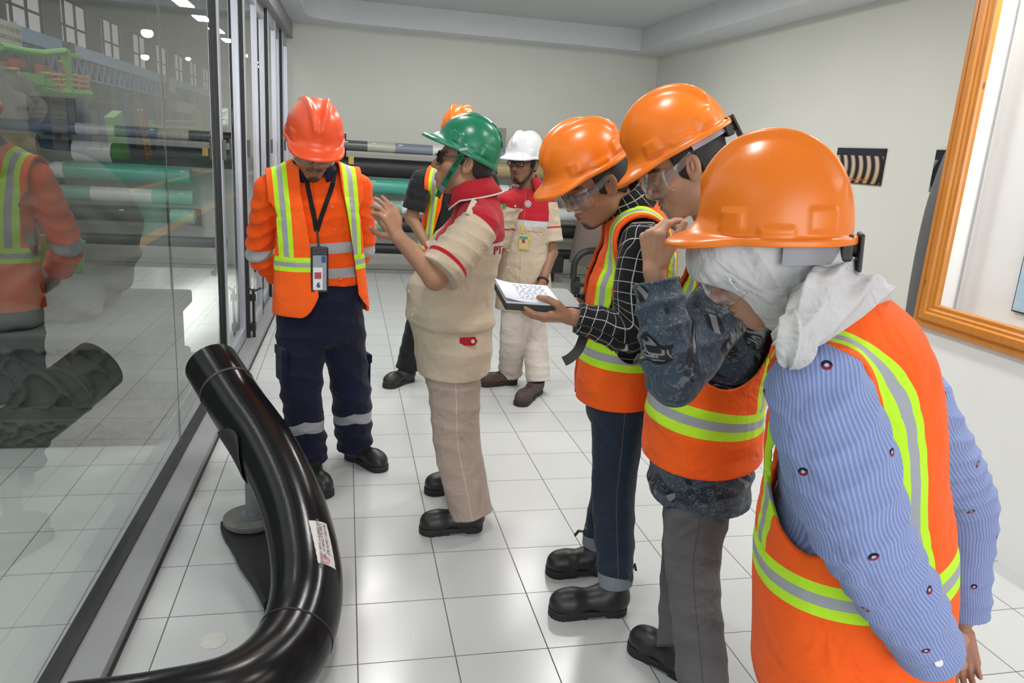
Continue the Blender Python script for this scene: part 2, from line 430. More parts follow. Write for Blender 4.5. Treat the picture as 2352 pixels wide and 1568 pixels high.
# ---------------------------------------------------------------- people: building kit
UP = V(0, 0, 1)
def frame(fwd, up=(0, 0, 1)):
    f = nrm(fwd); r = nrm(np.cross(f, up)); u = np.cross(r, f); return np.array([r, f, u]).T
def pitchdir(face, deg, roll=0.):
    """head frame from a horizontal facing, looking down by deg"""
    f = nrm(V(face[0], face[1], 0)); a = math.radians(deg)
    fw = f*math.cos(a)-UP*math.sin(a); r = nrm(np.cross(f, UP)); u = np.cross(r, fw)
    b = math.radians(roll); r2 = r*math.cos(b)+u*math.sin(b); u2 = np.cross(r2, fw)
    return np.array([r2, fw, u2]).T
def ball(p, c, r): return np.linalg.norm(p-np.asarray(c, f4), axis=1)-r
def head_sdf(p, lid=.6, jaw=1.0, nose=1.0, ears=True):
    ax = p.copy(); ax[:, 0] = np.abs(ax[:, 0])
    d = ell(p, (0, -.014, .045), (.076, .094, .082))
    d = smin(d, ell(p, (0, .028, -.03), (.058*jaw, .062, .078)), .03)
    d = smin(d, ball(ax, (.042*jaw, .0, -.058), .020), .035)
    d = smin(d, ell(p, (0, .066, -.088), (.026*jaw, .022, .02)), .025)
    d = smin(d, ball(ax, (.043, .056, -.012), .021), .02)
    d = smin(d, rc(ax, (0, .076, .031), (.04, .066, .03), .013, .010), .012)
    d = smax(d, -ball(ax, (.033, .098, .011), .017), .012)
    d = smin(d, ball(ax, (.032, .0735, .011), .0135), .002)
    lidd = np.maximum(ball(ax, (.032, .0735, .011), .0152), -(p[:, 2]-(.011+.012*(1-2*lid))))
    d = smin(d, lidd, .002)
    d = smin(d, rc(p, (0, .082, .024), (0, .105*nose, -.018), .0075, .012), .010)
    d = smin(d, ball(ax, (.0125, .094, -.023), .0085), .008)
    d = smax(d, -ball(ax, (.006, .101, -.033), .004), .003)
    d = smin(d, ell(p, (0, .078, -.056), (.03, .017, .02)), .012)
    d = smin(d, ell(p, (0, .0905, -.0505), (.023, .008, .0058)), .004)
    d = smin(d, ell(p, (0, .0895, -.0625), (.019, .0085, .0065)), .004)
    d = smax(d, -ell(p, (0, .099, -.0563), (.024, .012, .0012)), .002)
    e = ax-np.asarray((.079, -.012, .004), f4); ca, sa = math.cos(.22), math.sin(.22)
    e2 = np.stack([e[:, 0]*.93-e[:, 1]*-.35, e[:, 1]*.93+e[:, 0]*-.35, e[:, 2]], 1)
    e2 = np.stack([e2[:, 0], e2[:, 1]*ca+e2[:, 2]*sa, e2[:, 2]*ca-e2[:, 1]*sa], 1)
    ear = ell(e2, (0, 0, 0), (.0085, .019, .032)); ear = smin(ear, ell(e2, (0, .004, -.024), (.006, .009, .010)), .006)
    ear = smax(ear, -ell(e2, (.009, .004, .004), (.008, .0115, .020)), .004)
    ear = smin(ear, ell(e2, (.003, .002, .002), (.004, .004, .012)), .004)
    return smin(d, ear, .006) if ears else d
def head_col(p, skin, lips=None, beard=0., stache=0., brow=(.02, .015, .012), eye=True, fuzz=0.):
    n = len(p); c = np.tile(np.array([*skin, 1.], f4), (n, 1)); ax = np.abs(p[:, 0])
    w = wob(p, 60, 5)*.06
    c[:, :3] *= (1+w[:, None])
    def put(m, col, a=1.): m = np.clip(m, 0, 1)[:, None]*a; c[:, :3] = c[:, :3]*(1-m)+np.array(col, f4)*m
    red = np.exp(-((ax-.043)**2+(p[:, 2]+.01)**2)/.0006)+np.exp(-(ax**2+(p[:, 2]+.02)**2)/.0003)
    put(red*.35*(p[:, 1] > .04), (skin[0]*1.05, skin[1]*.78, skin[2]*.72))
    lp = (1-((ax/.024)**2+((p[:, 2]+.0565)/.0105)**2)); put(np.clip(lp*4, 0, 1)*(p[:, 1] > .075), lips or (skin[0]*.85, skin[1]*.6, skin[2]*.6))
    if beard: put(np.clip((.03-np.sqrt(ax**2+(p[:, 2]+.098)**2))*120, 0, 1)*(p[:, 1] > .02)*(lp < -.1), (.015, .012, .01), beard)
    if fuzz: put(np.clip((-.035-p[:, 2])*60, 0, 1)*(p[:, 1] > -.02)*(lp < 0), (.05, .035, .03), fuzz)
    if stache: put(np.clip(1-np.abs(p[:, 2]+.040+ax*.25)/.008, 0, 1)*2*(ax < .032)*(p[:, 1] > .07), (.02, .015, .012), stache)
    bz = .036-(ax-.03)**2*9
    put(np.clip(1-np.abs(p[:, 2]-bz)/.0055, 0, 1)*2*((ax > .012) & (ax < .052))*(p[:, 1] > .05), brow, .85)
    if eye:
        de = ball(np.stack([ax, p[:, 1], p[:, 2]], 1), (.032, .0735, .011), .0138)
        m = (np.abs(de) < .0009) & (p[:, 1] > .08)
        c[m, :3] = (.75, .72, .68)
        m2 = m & ((ax-.032)**2+(p[:, 2]-.008)**2 < .0055**2); c[m2, :3] = (.02, .012, .01)
        lash = (np.abs(p[:, 2]-.011-.0005) < .0012) & (p[:, 1] > .078) & (ax < .046) & (ax > .018) & (de < .003)
        c[lash, :3] = (.03, .02, .02)
    return c
def hand_caps(w, d, n, t, curl=(20, 30, 20), fan=1.0, L=1.0, thumb=None, tc=25, curls=None):
    """w wrist, d to fingers, n palm side, t thumb side. returns list of capsules"""
    d = nrm(d); n = nrm(np.asarray(n)-d*(np.asarray(n)@d)); t_ = np.cross(d, n); t = t_*np.sign(t_@np.asarray(t)); w = np.asarray(w, float)
    C = []; kn = [(.029, .086), (.0095, .090), (-.0105, .086), (-.029, .079)]; ln = [.070, .078, .072, .056]
    for i in range(4):
        a = w+t*.35*kn[i][0]*L; b = w+d*kn[i][1]*L+t*kn[i][0]*L
        C.append((a, b, .0175*L, .0118*L, 0)); cu = curls[i] if curls else curl
        dd = nrm(d+t*(kn[i][0]*2.2*fan)); ang = 0; p0 = b; rr = [.0098, .0090, .0082, .0068]
        for k, fr in enumerate((.46, .30, .24)):
            ang += math.radians(cu[k]); v = dd*math.cos(ang)+n*math.sin(ang); p1 = p0+v*ln[i]*fr*L
            s_ = .9 if i == 3 else 1.
            C.append((p0, p1, rr[k]*L*s_, rr[k+1]*L*s_, 1+i)); p0 = p1
    C.append((w+d*.02*L+t*.012*L+n*.006, w+d*.065*L+t*.02*L+n*.008, .018*L, .014*L, 0))
    td = nrm(thumb if thumb is not None else d*.62+t*.72+n*.35)
    tb = w+d*.022*L+t*.022*L+n*.006; p1 = tb+td*.042*L
    tn = nrm(nrm(d*.8+n*.5)-td*(nrm(d*.8+n*.5)@td)); a = math.radians(tc)
    v1 = td*math.cos(a)+tn*math.sin(a); v2 = td*math.cos(a*1.9)+tn*math.sin(a*1.9)
    C += [(tb, p1, .0155*L, .0125*L, 5), (p1, p1+v1*.034*L, .0118*L, .0105*L, 5), (p1+v1*.034*L, p1+v1*.034*L+v2*.026*L, .0105*L, .0082*L, 5)]
    return C
def hand_sdf(p, C):
    d = np.full(len(p), 9., f4); g = [np.full(len(p), 9., f4) for _ in range(6)]
    for a, b, ra, rb, i in C:
        q = rc(p, a, b, ra, rb); g[i] = smin(g[i], q, .008 if i == 0 else .002)
    d = g[0]
    for i in range(1, 6): d = smin(d, g[i], .006)
    return d

skin_m = Mat('skin', (.5, .3, .2), .5, spec=.4)
def _sk():
    m = skin_m; n = m.nt.nodes.new('ShaderNodeAttribute'); n.attribute_name = 'col'
    m.nt.links.new(n.outputs['Color'], m.b.inputs['Base Color'])
    m.b.inputs['Subsurface Weight'].default_value = .08; m.b.inputs['Subsurface Radius'].default_value = (.012, .005, .003)
    m.b.inputs['Subsurface Scale'].default_value = .4
    m.bump(m.noise(260, 2), .12, .004)
_sk()

class Person:
    def __init__(s, root, label, face, **k):
        s.root = empty('person', root, label, 'person'); s.f = nrm(V(face[0], face[1], 0)); s.r = nrm(np.cross(s.f, UP)); s.k = k
        s.hands = []; s.arms = {}; s.legs = {}; s.skin = k.get('skin', (.42, .22, .13)); s.fine = []
    def torso(s, low, hip, waist, chest, shl, neck, rad=None, shw=(.0,), lat=None, k=1.0):
        s.tp = [V(*low), V(*hip), V(*waist), V(*chest), V(*shl), V(*neck)]
        s.rad = rad or [(.185, .135, .14), (.182, .13, .14), (.165, .125, .115), (.168, .125, .12), (.15, .09, .10), (.07, .062, .068)]
        s.rad = [tuple(v*k for v in r) for r in s.rad]
        s.T = Tube(s.tp, s.rad, s.r if lat is None else lat)
        s.S = s.T.ks
    def headset(s, c, R, scale=1.05): s.hc = V(*c); s.R = R; s.sc = scale
    def hl(s, *a): return s.hc+s.R@V(*a)*s.sc
    def base(s, p, T=None, off=0.):
        """torso with shoulders"""
        d = (T or s.T).ev(p)
        nk = s.tp[5]; 
        for q in s.arms.values():
            d = smin(d, rc(p, nk-UP*.03, q[0], .055, q[3]), .05)
        return d-off
    def arm(s, side, sh, el, wr, rs=.062):
        s.arms[side] = [V(*sh), V(*el), V(*wr), rs]
    def body(s, h_head=.0035, h=.009, hand_h=.003, legs=True, hc=None, **kw):
        C = s.hands; T2 = Tube(s.tp, [tuple(min(max(v-.028, .045), [.06, .12, .15, .2, .2, .2][i_]) for v in r) for i_, r in enumerate(s.rad)], s.T.L[0])
        def f(p):
            d = T2.ev(p); nk = s.tp[5]
            loc = ((p-s.hc.astype(f4))@s.R.astype(f4)/s.sc).astype(f4)
            m = np.linalg.norm(loc, axis=1) < .26
            hd = np.linalg.norm(loc, axis=1)-.12
            if m.any(): hd[m] = head_sdf(loc[m], **{k_: v_ for k_, v_ in kw.items() if k_ in ('lid', 'jaw', 'nose', 'ears')})
            d = smin(d, rc(p, s.hl(0, -.022, -.04), nk-UP*.02, .056*s.sc, .062), .03)
            d = smin(d, hd*s.sc, .014)
            for a in s.arms.values():
                d = smin(d, rc(p, nk-UP*.04, a[0], .04, .045), .03)
                d = smin(d, rc(p, a[0], a[1], .046, .039), .03); d = smin(d, rc(p, a[1], a[2], .040, .0255), .02)
            for L in s.legs.values():
                d = smin(d, rc(p, L[0], L[1], .078, .052), .03); d = smin(d, rc(p, L[1], L[2], .055, .036), .02)
            for c in C: 
                b = np.linalg.norm(p-c[0][0].astype(f4), axis=1) < .26
                if b.any():
                    hv = np.full(len(p), .1, f4); hv[b] = hand_sdf(p[b], c); d = np.where(b, smin(d, hv, .012), d)
            return d
        def colf(v):
            loc = (v-s.hc)@s.R/s.sc
            c = head_col(loc, s.skin, **{k_: v_ for k_, v_ in kw.items() if k_ in ('lips', 'beard', 'stache', 'brow', 'eye', 'fuzz')})
            far = np.linalg.norm(loc, axis=1) > .17
            w = (wob(v, 45, 7)*.05)[far]; c[far] = np.array([*s.skin, 1.]); c[far, :3] *= (1+w[:, None])
            return c
        pts = [np.array(s.tp)]+[np.array(a[:3]) for a in s.arms.values()]+[np.array(L[:3]) for L in s.legs.values()]
        A = np.concatenate(pts); lo = A.min(0)-.2; hi = A.max(0)+.2; hi[2] = max(hi[2], s.hc[2]+.15)
        lo[2] = max(lo[2], .03)
        ex = [(s.hc-.165, s.hc+.165)]
        for c in C: ex.append((np.min([np.minimum(q[0], q[1]) for q in c], 0)-.035, np.max([np.maximum(q[0], q[1]) for q in c], 0)+.035))
        def coarse(p):
            return f(p)
        s.bodyf = f; s.ex = ex
        parts = [(f, e[0], e[1], h_head if i == 0 else hand_h) for i, e in enumerate(ex)]
        o = iso_x('body', [(f, lo, hi, h)]+parts, ex, skin_m, s.root, colf)
        s.bodyo = o; return o
    def lcs(s, p, sleeves):
        d, lc = s.T.ev(p, True); ls = np.zeros_like(lc); best = np.full(len(p), 9., f4); sel = np.full(len(p), -1., f4)
        for i, t in enumerate(sleeves):
            ds, l2 = t.ev(p, True); 
            m = ds < best; best = np.where(m, ds, best)
            ang = np.arctan2(l2[:, 1], l2[:, 0])*.06
            ls[m] = np.stack([ang, l2[:, 1], l2[:, 2]+10*(i+1)], 1)[m]
            sel = np.where(m, np.minimum(d+s.k.get('seamd', .030)-ds, ((p-t.sh)@t.ax)-t.cut), sel)
        return np.concatenate([lc, ls, sel[:, None]], 1)
    def shirt(s, mat, hem, sl, h=.005, name='shirt', off=0., fold=.006, nk=.0, hemn=None, fdir=(0, 0, 1), rs=(.066, .06, .05), ff=38, seed=3, opn=.074, lat=(0, 1, 0.2), ledge=None):
        """hem: s value (torso arclength) of the lower edge; sl: {side: fraction of the arm covered, 2 = down to wrist}"""
        tubes = []; cuts = []
        for side, fr in sl.items():
            a = s.arms[side]
            if fr <= 1:
                e = a[0]+(a[1]-a[0])*fr; pts = [a[0]+(s.tp[5]-UP*.05-a[0])*.35, a[0], (a[0]+e)/2, e]; rr = [rs[0]*.75, rs[0]*.95, rs[0]*1.05, rs[0]*1.12]; n = nrm(a[1]-a[0])
            else:
                e = a[1]+(a[2]-a[1])*(fr-1); pts = [a[0]+(s.tp[5]-UP*.05-a[0])*.35, a[0], (a[0]+a[1])/2, a[1], (a[1]+e)/2, e]; rr = [rs[0]*.75, rs[0]*.95, rs[0], rs[1], (rs[1]+rs[2])/2, rs[2]]; n = nrm(a[2]-a[1])
            t = Tube(pts, rr, lat, 2); t.cut = s.k.get('seam', .0); t.sh = a[0]; t.ax = nrm(a[1]-a[0]); tubes.append(t); cuts.append((e-n*.02, n))
        L = s.T
        ctop = s.tp[5]+UP*.01; nax = nrm(s.hc-s.tp[5])
        def f(p):
            d, lc = L.ev(p, True)
            d = np.maximum(d, hem-lc[:, 2])
            for q in s.arms.values(): d = smin(d, rc(p, s.tp[5]-UP*.04, q[0], .05, q[3]*.95), .04)
            wv = fold*wob(p, 16, seed)+folds(p, fdir, ff, fold, seed)
            d = d-off-wv
            if ledge: d = d+ledge[1]/(1+np.exp(np.clip((lc[:, 2]+lc[:, 1]*ledge[2]-ledge[0]+.006*wob(p, 20, 2))/.004, -30, 30)))
            for t, (e, n) in zip(tubes, cuts):
                q = t.ev(p)-off-folds(p, n, 55, fold*1.1, seed+2, 1.2, 12)*.9-fold*.5*wob(p, 25, seed+4)
                q = np.maximum(q, (p-e.astype(f4))@n.astype(f4)-.015)
                d = smin(d, q, .022)
            if opn: d = smax(d, -np.maximum(np.linalg.norm((p-ctop)-((p-ctop)@nax)[:, None]*nax, axis=1)-opn, -((p-ctop)@nax)-.03), .006)
            return d
        A = np.concatenate([s.T.P]+[t.P for t in tubes]); lo = A.min(0)-.24; hi = A.max(0)+.16
        s.shirtf = f; s.sleeves = tubes
        return iso(name, [(f, lo, hi, h)], mat, s.root, lc=lambda v: s.lcs(v, tubes))
    def vest(s, mat, hem, gap, h=.005, off=.022, th=.012, T=None, hole=(.10, .16), hs0=-.09, hy=0., shx=.165, neck=.09, ndrop=.04, fold=.004, gc=0., xa=.09, name='safety_vest', corner=.0, gc1=None, seed=11, fdir=(0, 0, 1), gapb=None, hemtilt=0., ff=30):
        """gap: list of (s, halfwidth) of the front opening"""
        L = T or s.T; gs = np.array(gap, float)
        ss = s.S[4]
        def f(p):
            d, lc = L.ev(p, True); x, y, z = lc.T
            for q in s.arms.values(): d = smin(d, rc(p, s.tp[5]-UP*.04, q[0], .055, q[3]), .05)
            d = d-off-fold*wob(p, 14, seed)-folds(p, fdir, ff, fold, seed+1, 1.2, 7)
            d = np.maximum(d, -(d+th))
            r_ = np.sqrt(((y-hy)/hole[0])**2+((z-(ss+hs0))/hole[1])**2)
            g = (1-r_)*min(hole)
            d = np.maximum(d, np.minimum(g, np.abs(x)-xa))
            d = np.maximum(d, np.abs(x)-shx-np.clip((ss-.22-z)*9, 0, 1))
            d = np.maximum(d, np.minimum(neck-np.sqrt(x*x+(y-.01)**2), z-(ss-ndrop)))
            gw = np.interp(z, gs[:, 0], gs[:, 1]); c0 = gc if gc1 is None else gc+(gc1-gc)*np.clip(z/ss, 0, 1)
            d = np.maximum(d, np.minimum(gw-np.abs(x-c0), y))
            hm = hem+hemtilt*y
            if corner: hm = hm+np.where(y > 0, corner*np.clip(1-(np.abs(x-c0)-gw)/corner, 0, 1)**2, 0)
            return np.maximum(d, hm-z)
        lo, hi = L.box(.06); 
        for q in s.arms.values(): lo = np.minimum(lo, q[0]-.1); hi = np.maximum(hi, q[0]+.1)
        return iso(name, [(f, lo, hi, h)], mat, s.root, lc=lambda v: L.ev(v, True)[1])
    def leg(s, side, hip, knee, ank, rad=(.10, .082, .078)): s.legs[side] = [V(*hip), V(*knee), V(*ank), rad]
    def trousers(s, mat, h=.006, fold=.004, hem=.05, waist=None, pel=(.175, .13, .13), ff=30, seed=21, name='trousers', low=.0, bunch=.006):
        tubes = []
        for side, L in s.legs.items():
            a, k_, b, rr = L; e = b+nrm(b-k_)*.06
            t = Tube([a, (a+k_)/2, k_, (k_+e)/2, e], [rr[0], (rr[0]+rr[1])/2, rr[1], (rr[1]+rr[2])/2, rr[2]], s.r, 2); tubes.append((t, b, nrm(b-k_)))
        hp = s.tp[1]; wp = s.tp[2]; wz = waist if waist is not None else wp[2]+.02
        PT = Tube([hp-UP*.1+UP*low, hp, (hp+wp)/2, wp], [(pel[0]*.9, pel[1]*.9), pel, (pel[0]*.97, pel[1]*.95), (pel[0]*.9, pel[1]*.9)], s.r, 2)
        def f(p):
            d = PT.ev(p)
            for t, e, n in tubes:
                q = t.ev(p); z = (e.astype(f4)-p)@n.astype(f4)
                q = q-folds(p, n, 42, bunch, seed, 1.0, 13)*np.clip(1.2-z*2.2, .25, 1)
                q = np.maximum(q, -z-hem+.03)
                d = smin(d, q, .03)
            d = d-fold*wob(p, 13, seed+1)-folds(p, (.4, .3, 1), ff, fold, seed+2, 1.5, 8)
            return np.maximum(d, p[:, 2]-wz)
        A = np.concatenate([t[0].P for t in tubes]+[PT.P]); lo = A.min(0)-.16; hi = A.max(0)+.14; lo[2] = max(lo[2], .0)
        def lcf(v):
            (d0, l0), (d1, l1) = [t[0].ev(v, True) for t in tubes]; l0[:, 2] += 10; l1[:, 2] += 20
            return np.concatenate([l0, l1, (d0-d1)[:, None]], 1)
        return iso(name, [(f, lo, hi, h)], mat, s.root, lc=lcf)
    def shoe(s, toe, heel, mat, sole_m, h=.005, high=.12, w=1.0, name='boot', ank=None):
        toe = V(*toe); heel = V(*heel); toe[2] = heel[2] = 0; d = nrm(toe-heel); L = max(np.linalg.norm(toe-heel), .2); t = np.cross(UP, d)
        def at(a, b, z): return heel+d*a*L+t*b+UP*z
        ak = V(*ank) if ank is not None else at(.16, 0, high)
        ak = at(.17, 0, high)
        def up(p):
            q = rc(p, at(.14, 0, .055), at(.30, 0, .06), .040*w, .043*w)
            q = smin(q, rc(p, at(.35, 0, .055), at(.78, 0, .045), .040*w, .044*w), .04)
            q = smin(q, rc(p, at(.72, 0, .046), at(.84, 0, .044), .048*w, .042*w), .02)
            q = smin(q, rc(p, at(.18, 0, .06), ak, .044*w, .047*w), .03)
            q = q-.0015*wob(p, 50, 3)
            q = np.maximum(q, p[:, 2]-high); return np.maximum(q, .018-p[:, 2])
        def so(p):
            g = np.stack([(p-heel.astype(f4))@d.astype(f4), (p-heel.astype(f4))@t.astype(f4), p[:, 2]*0], 1).astype(f4)
            q = rc(g, (.16*L, 0, 0), (.45*L, 0, 0), .043*w, .038*w); q = smin(q, rc(g, (.5*L, 0, 0), (.82*L, .0, 0), .04*w, .05*w), .03)
            q = np.maximum(q, np.abs(p[:, 2]-.014)-.014)
            return np.maximum(q, -np.maximum(np.maximum(np.abs(g[:, 0]-.42*L)-.035*1, p[:, 2]-.009), -1))
        c = (toe+heel)/2; lo = c-.22; hi = c+.22; lo[2] = -.01; hi[2] = high+.03
        o = iso(name, [(up, lo, hi, h)], mat, s.root); hi2 = hi.copy(); hi2[2] = .05
        iso('sole', [(so, lo, hi2, h)], sole_m, o)
        return o
    # ---- head gear
    def hair(s, mat, h=.004, cut=.0, side=.0, grow=.009):
        R = s.R.astype(f4); c = s.hc.astype(f4)
        def f(p):
            q = (p-c)@R/s.sc
            d = ell(q, (0, -.014, .045), (.076+grow, .094+grow, .082+grow)); d = smin(d, ell(q, (0, -.03, -.01), (.066, .062, .06)), .03)
            line = np.where(q[:, 1] > .02, .07-(q[:, 1]-.02)*.0, np.where(q[:, 1] > -.005, -.02+side, np.where(q[:, 1] > -.03, .035, -.045+cut)))
            line = np.interp(q[:, 1], [-.12, -.06, -.035, -.025, -.001, .004, .022, .03, .06], [-.045+cut, -.05+cut, -.03+cut, .032, .034, -.015+side, -.005+side, .045, .075])
            d = np.maximum(d, line-q[:, 2])
            return (d-.0012*wob(q, 140, 2))*s.sc
        return iso('hair', [(f, s.hc-.16, s.hc+.16, h)], mat, s.root)
    def helmet(s, mat, tilt=0., up=.0, fw=0., back=.0, rows=44, cols=112, band=None, style='v', brim=.046, size=1.0, dz=0.):
        a = math.radians(tilt); ca, sa = math.cos(a), math.sin(a)
        X_, Y_, Z_ = .110*size, .130*size, (.146+dz)*size; c0 = V(0, -.008-back+fw, .050+up)
        def tr(P_):  # tilt about x axis in head space; + = brim down
            P_ = np.asarray(P_, float); y = P_[..., 1]; z = P_[..., 2]
            Q = np.stack([P_[..., 0], y*ca+z*sa, -y*sa+z*ca], -1)+c0
            return s.hc+(Q*s.sc)@s.R.T
        s.htr = tr; Vv = []; s.hR = s.R@np.array([[1, 0, 0], [0, ca, sa], [0, -sa, ca]]); s.hdim = (X_, Y_, Z_)
        sm = lambda e0, e1, x: (lambda t: t*t*(3-2*t))(np.clip((x-e0)/(e1-e0), 0, 1))
        th = np.linspace(0, 2*math.pi, cols, endpoint=False)
        def bump(x, y, z):
            b = np.zeros_like(x); zz = z/Z_
            if style == 'v':
                fr = np.clip((Y_*.92-y)/(1.75*Y_), 0, 1)
                w = .010+.046*fr**.8
                m = sm(.30, .55, zz)*sm(-1.02, -.7, y/Y_)
                b += m*.0125*np.exp(-((np.abs(x)-w)/.0115)**2)
                b += m*.0035*sm(w+.004, w-.006, np.abs(x)) if False else 0
            else:
                m = sm(.35, .7, zz)*sm(.75, .3, y/Y_)
                b += m*.006*sm(.042, .034, np.abs(x))
            q = lambda y0, hy, z0, hz: sm(hy+.004, hy-.003, np.abs(y-y0))*sm(hz+.004, hz-.003, np.abs(z-z0))*sm(.05, .07, np.abs(x))
            b += .0048*q(.066*size, .017, .026, .016)+.0045*q(-.005, .027, .008, .008)+.0048*q(-.074*size, .020, .028, .018)
            return b
        for i in range(rows+1):
            al = math.pi/2*i/rows; rr = math.sin(al)**.86; zz = math.cos(al)**.92 if al < math.pi/2-1e-6 else 0.
            x = X_*rr*np.sin(th); y = Y_*rr*np.cos(th); z = np.full(cols, Z_*zz)
            n = np.stack([x/X_**2, y/Y_**2, z/Z_**2+1e-6], 1); n /= np.linalg.norm(n, axis=1)[:, None]
            b = bump(x, y, z); fl = sm(.35, .92, np.cos(th))*brim*.42*np.clip(1-z/.030, 0, 1)**2
            Vv.append(np.stack([x, y, z], 1)+n*b[:, None]+np.stack([np.sin(th)*fl*.8, np.cos(th)*fl, 0*fl], 1))
        front = sm(.35, .92, np.cos(th)); ox = np.sin(th); oy = np.cos(th)
        e = .008+brim*front
        for fr_, dz_ in ((.55, -.002), (.75, -.003), (.93, -.0045), (1.0, -.008), (1.0, -.013), (.95, -.015)):
            x = X_*ox+ox*e*fr_*.9; y = Y_*oy+oy*e*fr_; z = dz_*1.-front*brim*.40*(fr_-.42)+.0*x
            Vv.append(np.stack([x, y, z-.004*np.abs(oy)*0], 1))
        R_ = len(Vv); Vw = tr(np.concatenate(Vv)-V(0, 0, 0))
        Fc = [[i*cols+k, (i+1)*cols+k, (i+1)*cols+(k+1) % cols, i*cols+(k+1) % cols] for i in range(1, R_-1) for k in range(cols)]
        Fc += [[0, cols+k, cols+(k+1) % cols] for k in range(cols)]
        o = mobj('helmet', Vw, Fc, mat, s.root, smooth=True, world=True)
        bm = bmesh.new(); bm.from_mesh(o.data); bmesh.ops.recalc_face_normals(bm, faces=bm.faces[:])
        bm.to_mesh(o.data); bm.free()
        md = o.modifiers.new('thickness', 'SOLIDIFY'); md.thickness = .0028; md.offset = -1
        s.helm = o
        if band:
            bt = s.hc
            b = MB(); pts = []; nor = []
            a0, a1 = band.get('a', (70, 290))
            for k in np.linspace(a0, a1, 30):
                w = math.radians(k); q = V(X_*.90*math.sin(w), Y_*.90*math.cos(w), -.010+band.get('z', 0))
                pts.append(tr(q)); nor.append(s.hR@V(math.sin(w), math.cos(w), 0))
            b.ribbon(pts, np.array(nor), band.get('w', .026), .003); b.out('headband', band['m'], o, world=True, smooth=False)
            if 'k' in band:
                b = MB(); H = s.hR
                b.obox(tr((0, -Y_*.90, -.020)), H[:, 0], H[:, 1], H[:, 2], (.050, .010, .024), .004)
                b.obox(tr((.0, -Y_*.90-.024, -.030)), H[:, 0], H[:, 1], H[:, 2], (.030, .004, .034), .003)
                b.tube([tr((0, -Y_*.90-.004, -.024)), tr((0, -Y_*.90-.028, -.024))], .016, 14, up=H[:, 2])
                b.out('adjuster_knob', band['k'], o, world=True)
        return o
    def goggles(s, lensm, framem, z=.0, yo=.0, clear_=True, name='safety_goggles', down=0.):
        """wrap-round goggles: a deep visor, ribbed side arms"""
        r = s.root; n = 33; V_ = []; rows = [(-.040, .088), (-.034, .102), (-.02, .110), (.0, .113), (.02, .110), (.031, .103), (.035, .09)]
        for zz, yy in rows:
            for k in range(n):
                u = -1+2*k/(n-1); au = abs(u); x = .079*math.sin(u*1.25)/math.sin(1.25)
                yb = yy*(math.cos(u*1.0)**.8)*1.0+.006+yo-.004*au
                q = V(x, yb-.012*au**4, zz*(1-.25*au**3)+z+(.008*(1-au*3) if au < .33 and zz < -.03 else 0)); V_.append(s.hl(*q))
        m = len(rows); Fc = [[i*n+k, i*n+k+1, (i+1)*n+k+1, (i+1)*n+k] for i in range(m-1) for k in range(n-1)]
        o = mobj(name, V_, Fc, lensm, r, smooth=True, world=True); md = o.modifiers.new('thickness', 'SOLIDIFY'); md.thickness = .0022
        for sg in (-1, 1):
            b = MB()
            b.ribbon([s.hl(sg*.077, .062+yo, z+.004), s.hl(sg*.083, .03, z+.012), s.hl(sg*.085, 0, z+.024), s.hl(sg*.084, -.02, z+.03)], s.R[:, 0]*sg, .020, .0025)
            for q in range(6): b.obox(s.hl(sg*.0815, .055-q*.006, z+.008+.002*q), s.R[:, 0], s.R[:, 1], s.R[:, 2], (.0018, .001, .015-.001*q))
            b.out('temple_arm', framem, o, world=True)
        return o
    def glasses(s, lensm, framem, z=.012, name='glasses', w=.0, wrap=0., th=.0022, hgt=.017):
        o = None; b = MB()
        for sg in (-1, 1):
            cx = .033; pts = []
            for k in range(25):
                a = 2*math.pi*k/24; ux = math.copysign(abs(math.cos(a))**.6, math.cos(a)); uz = math.copysign(abs(math.sin(a))**.6, math.sin(a))
                xx = sg*cx+ux*.026; pts.append(s.hl(xx, .100-abs(xx)*wrap*.9-abs(xx)**2*4*wrap, z+uz*hgt))
            b.tube(pts, th, 6, caps=False, up=s.R[:, 1])
            b.ribbon([s.hl(sg*.060, .094-wrap*.055, z+.008), s.hl(sg*.074, .07, z+.010), s.hl(sg*.081, .02, z+.012), s.hl(sg*.082, -.01, z+.010), s.hl(sg*.078, -.03, z-.008)], s.R[:, 0]*sg, .006, .003)
        b.tube([s.hl(-.010, .102, z+.006), s.hl(0, .105, z+.008), s.hl(.010, .102, z+.006)], th*1.1, 8)
        o = b.out(name, framem, s.root, smooth=True, world=True)
        for sg in (-1, 1):
            V_ = []
            for i in range(2):
                V_.append([])
            q = MB(); ring = []
            for k in range(24):
                a = 2*math.pi*k/24; ux = math.copysign(abs(math.cos(a))**.6, math.cos(a)); uz = math.copysign(abs(math.sin(a))**.6, math.sin(a))
                xx = sg*.033+ux*.026; ring.append(s.hl(xx, .100-abs(xx)*wrap*.9-abs(xx)**2*4*wrap, z+uz*hgt))
            c = sum(ring)/24+s.R[:, 1]*.002*s.sc; bk = -s.R[:, 1]*.0015
            vv = ring+[c]+[p+bk for p in ring]+[c+bk]
            Fc = [[k, (k+1) % 24, 24] for k in range(24)]+[[25+(k+1) % 24, 25+k, 49] for k in range(24)]+[[k, 25+k, 25+(k+1) % 24, (k+1) % 24] for k in range(24)]
            mobj('lens', vv, Fc, lensm, o, smooth=False, world=True)
        return o
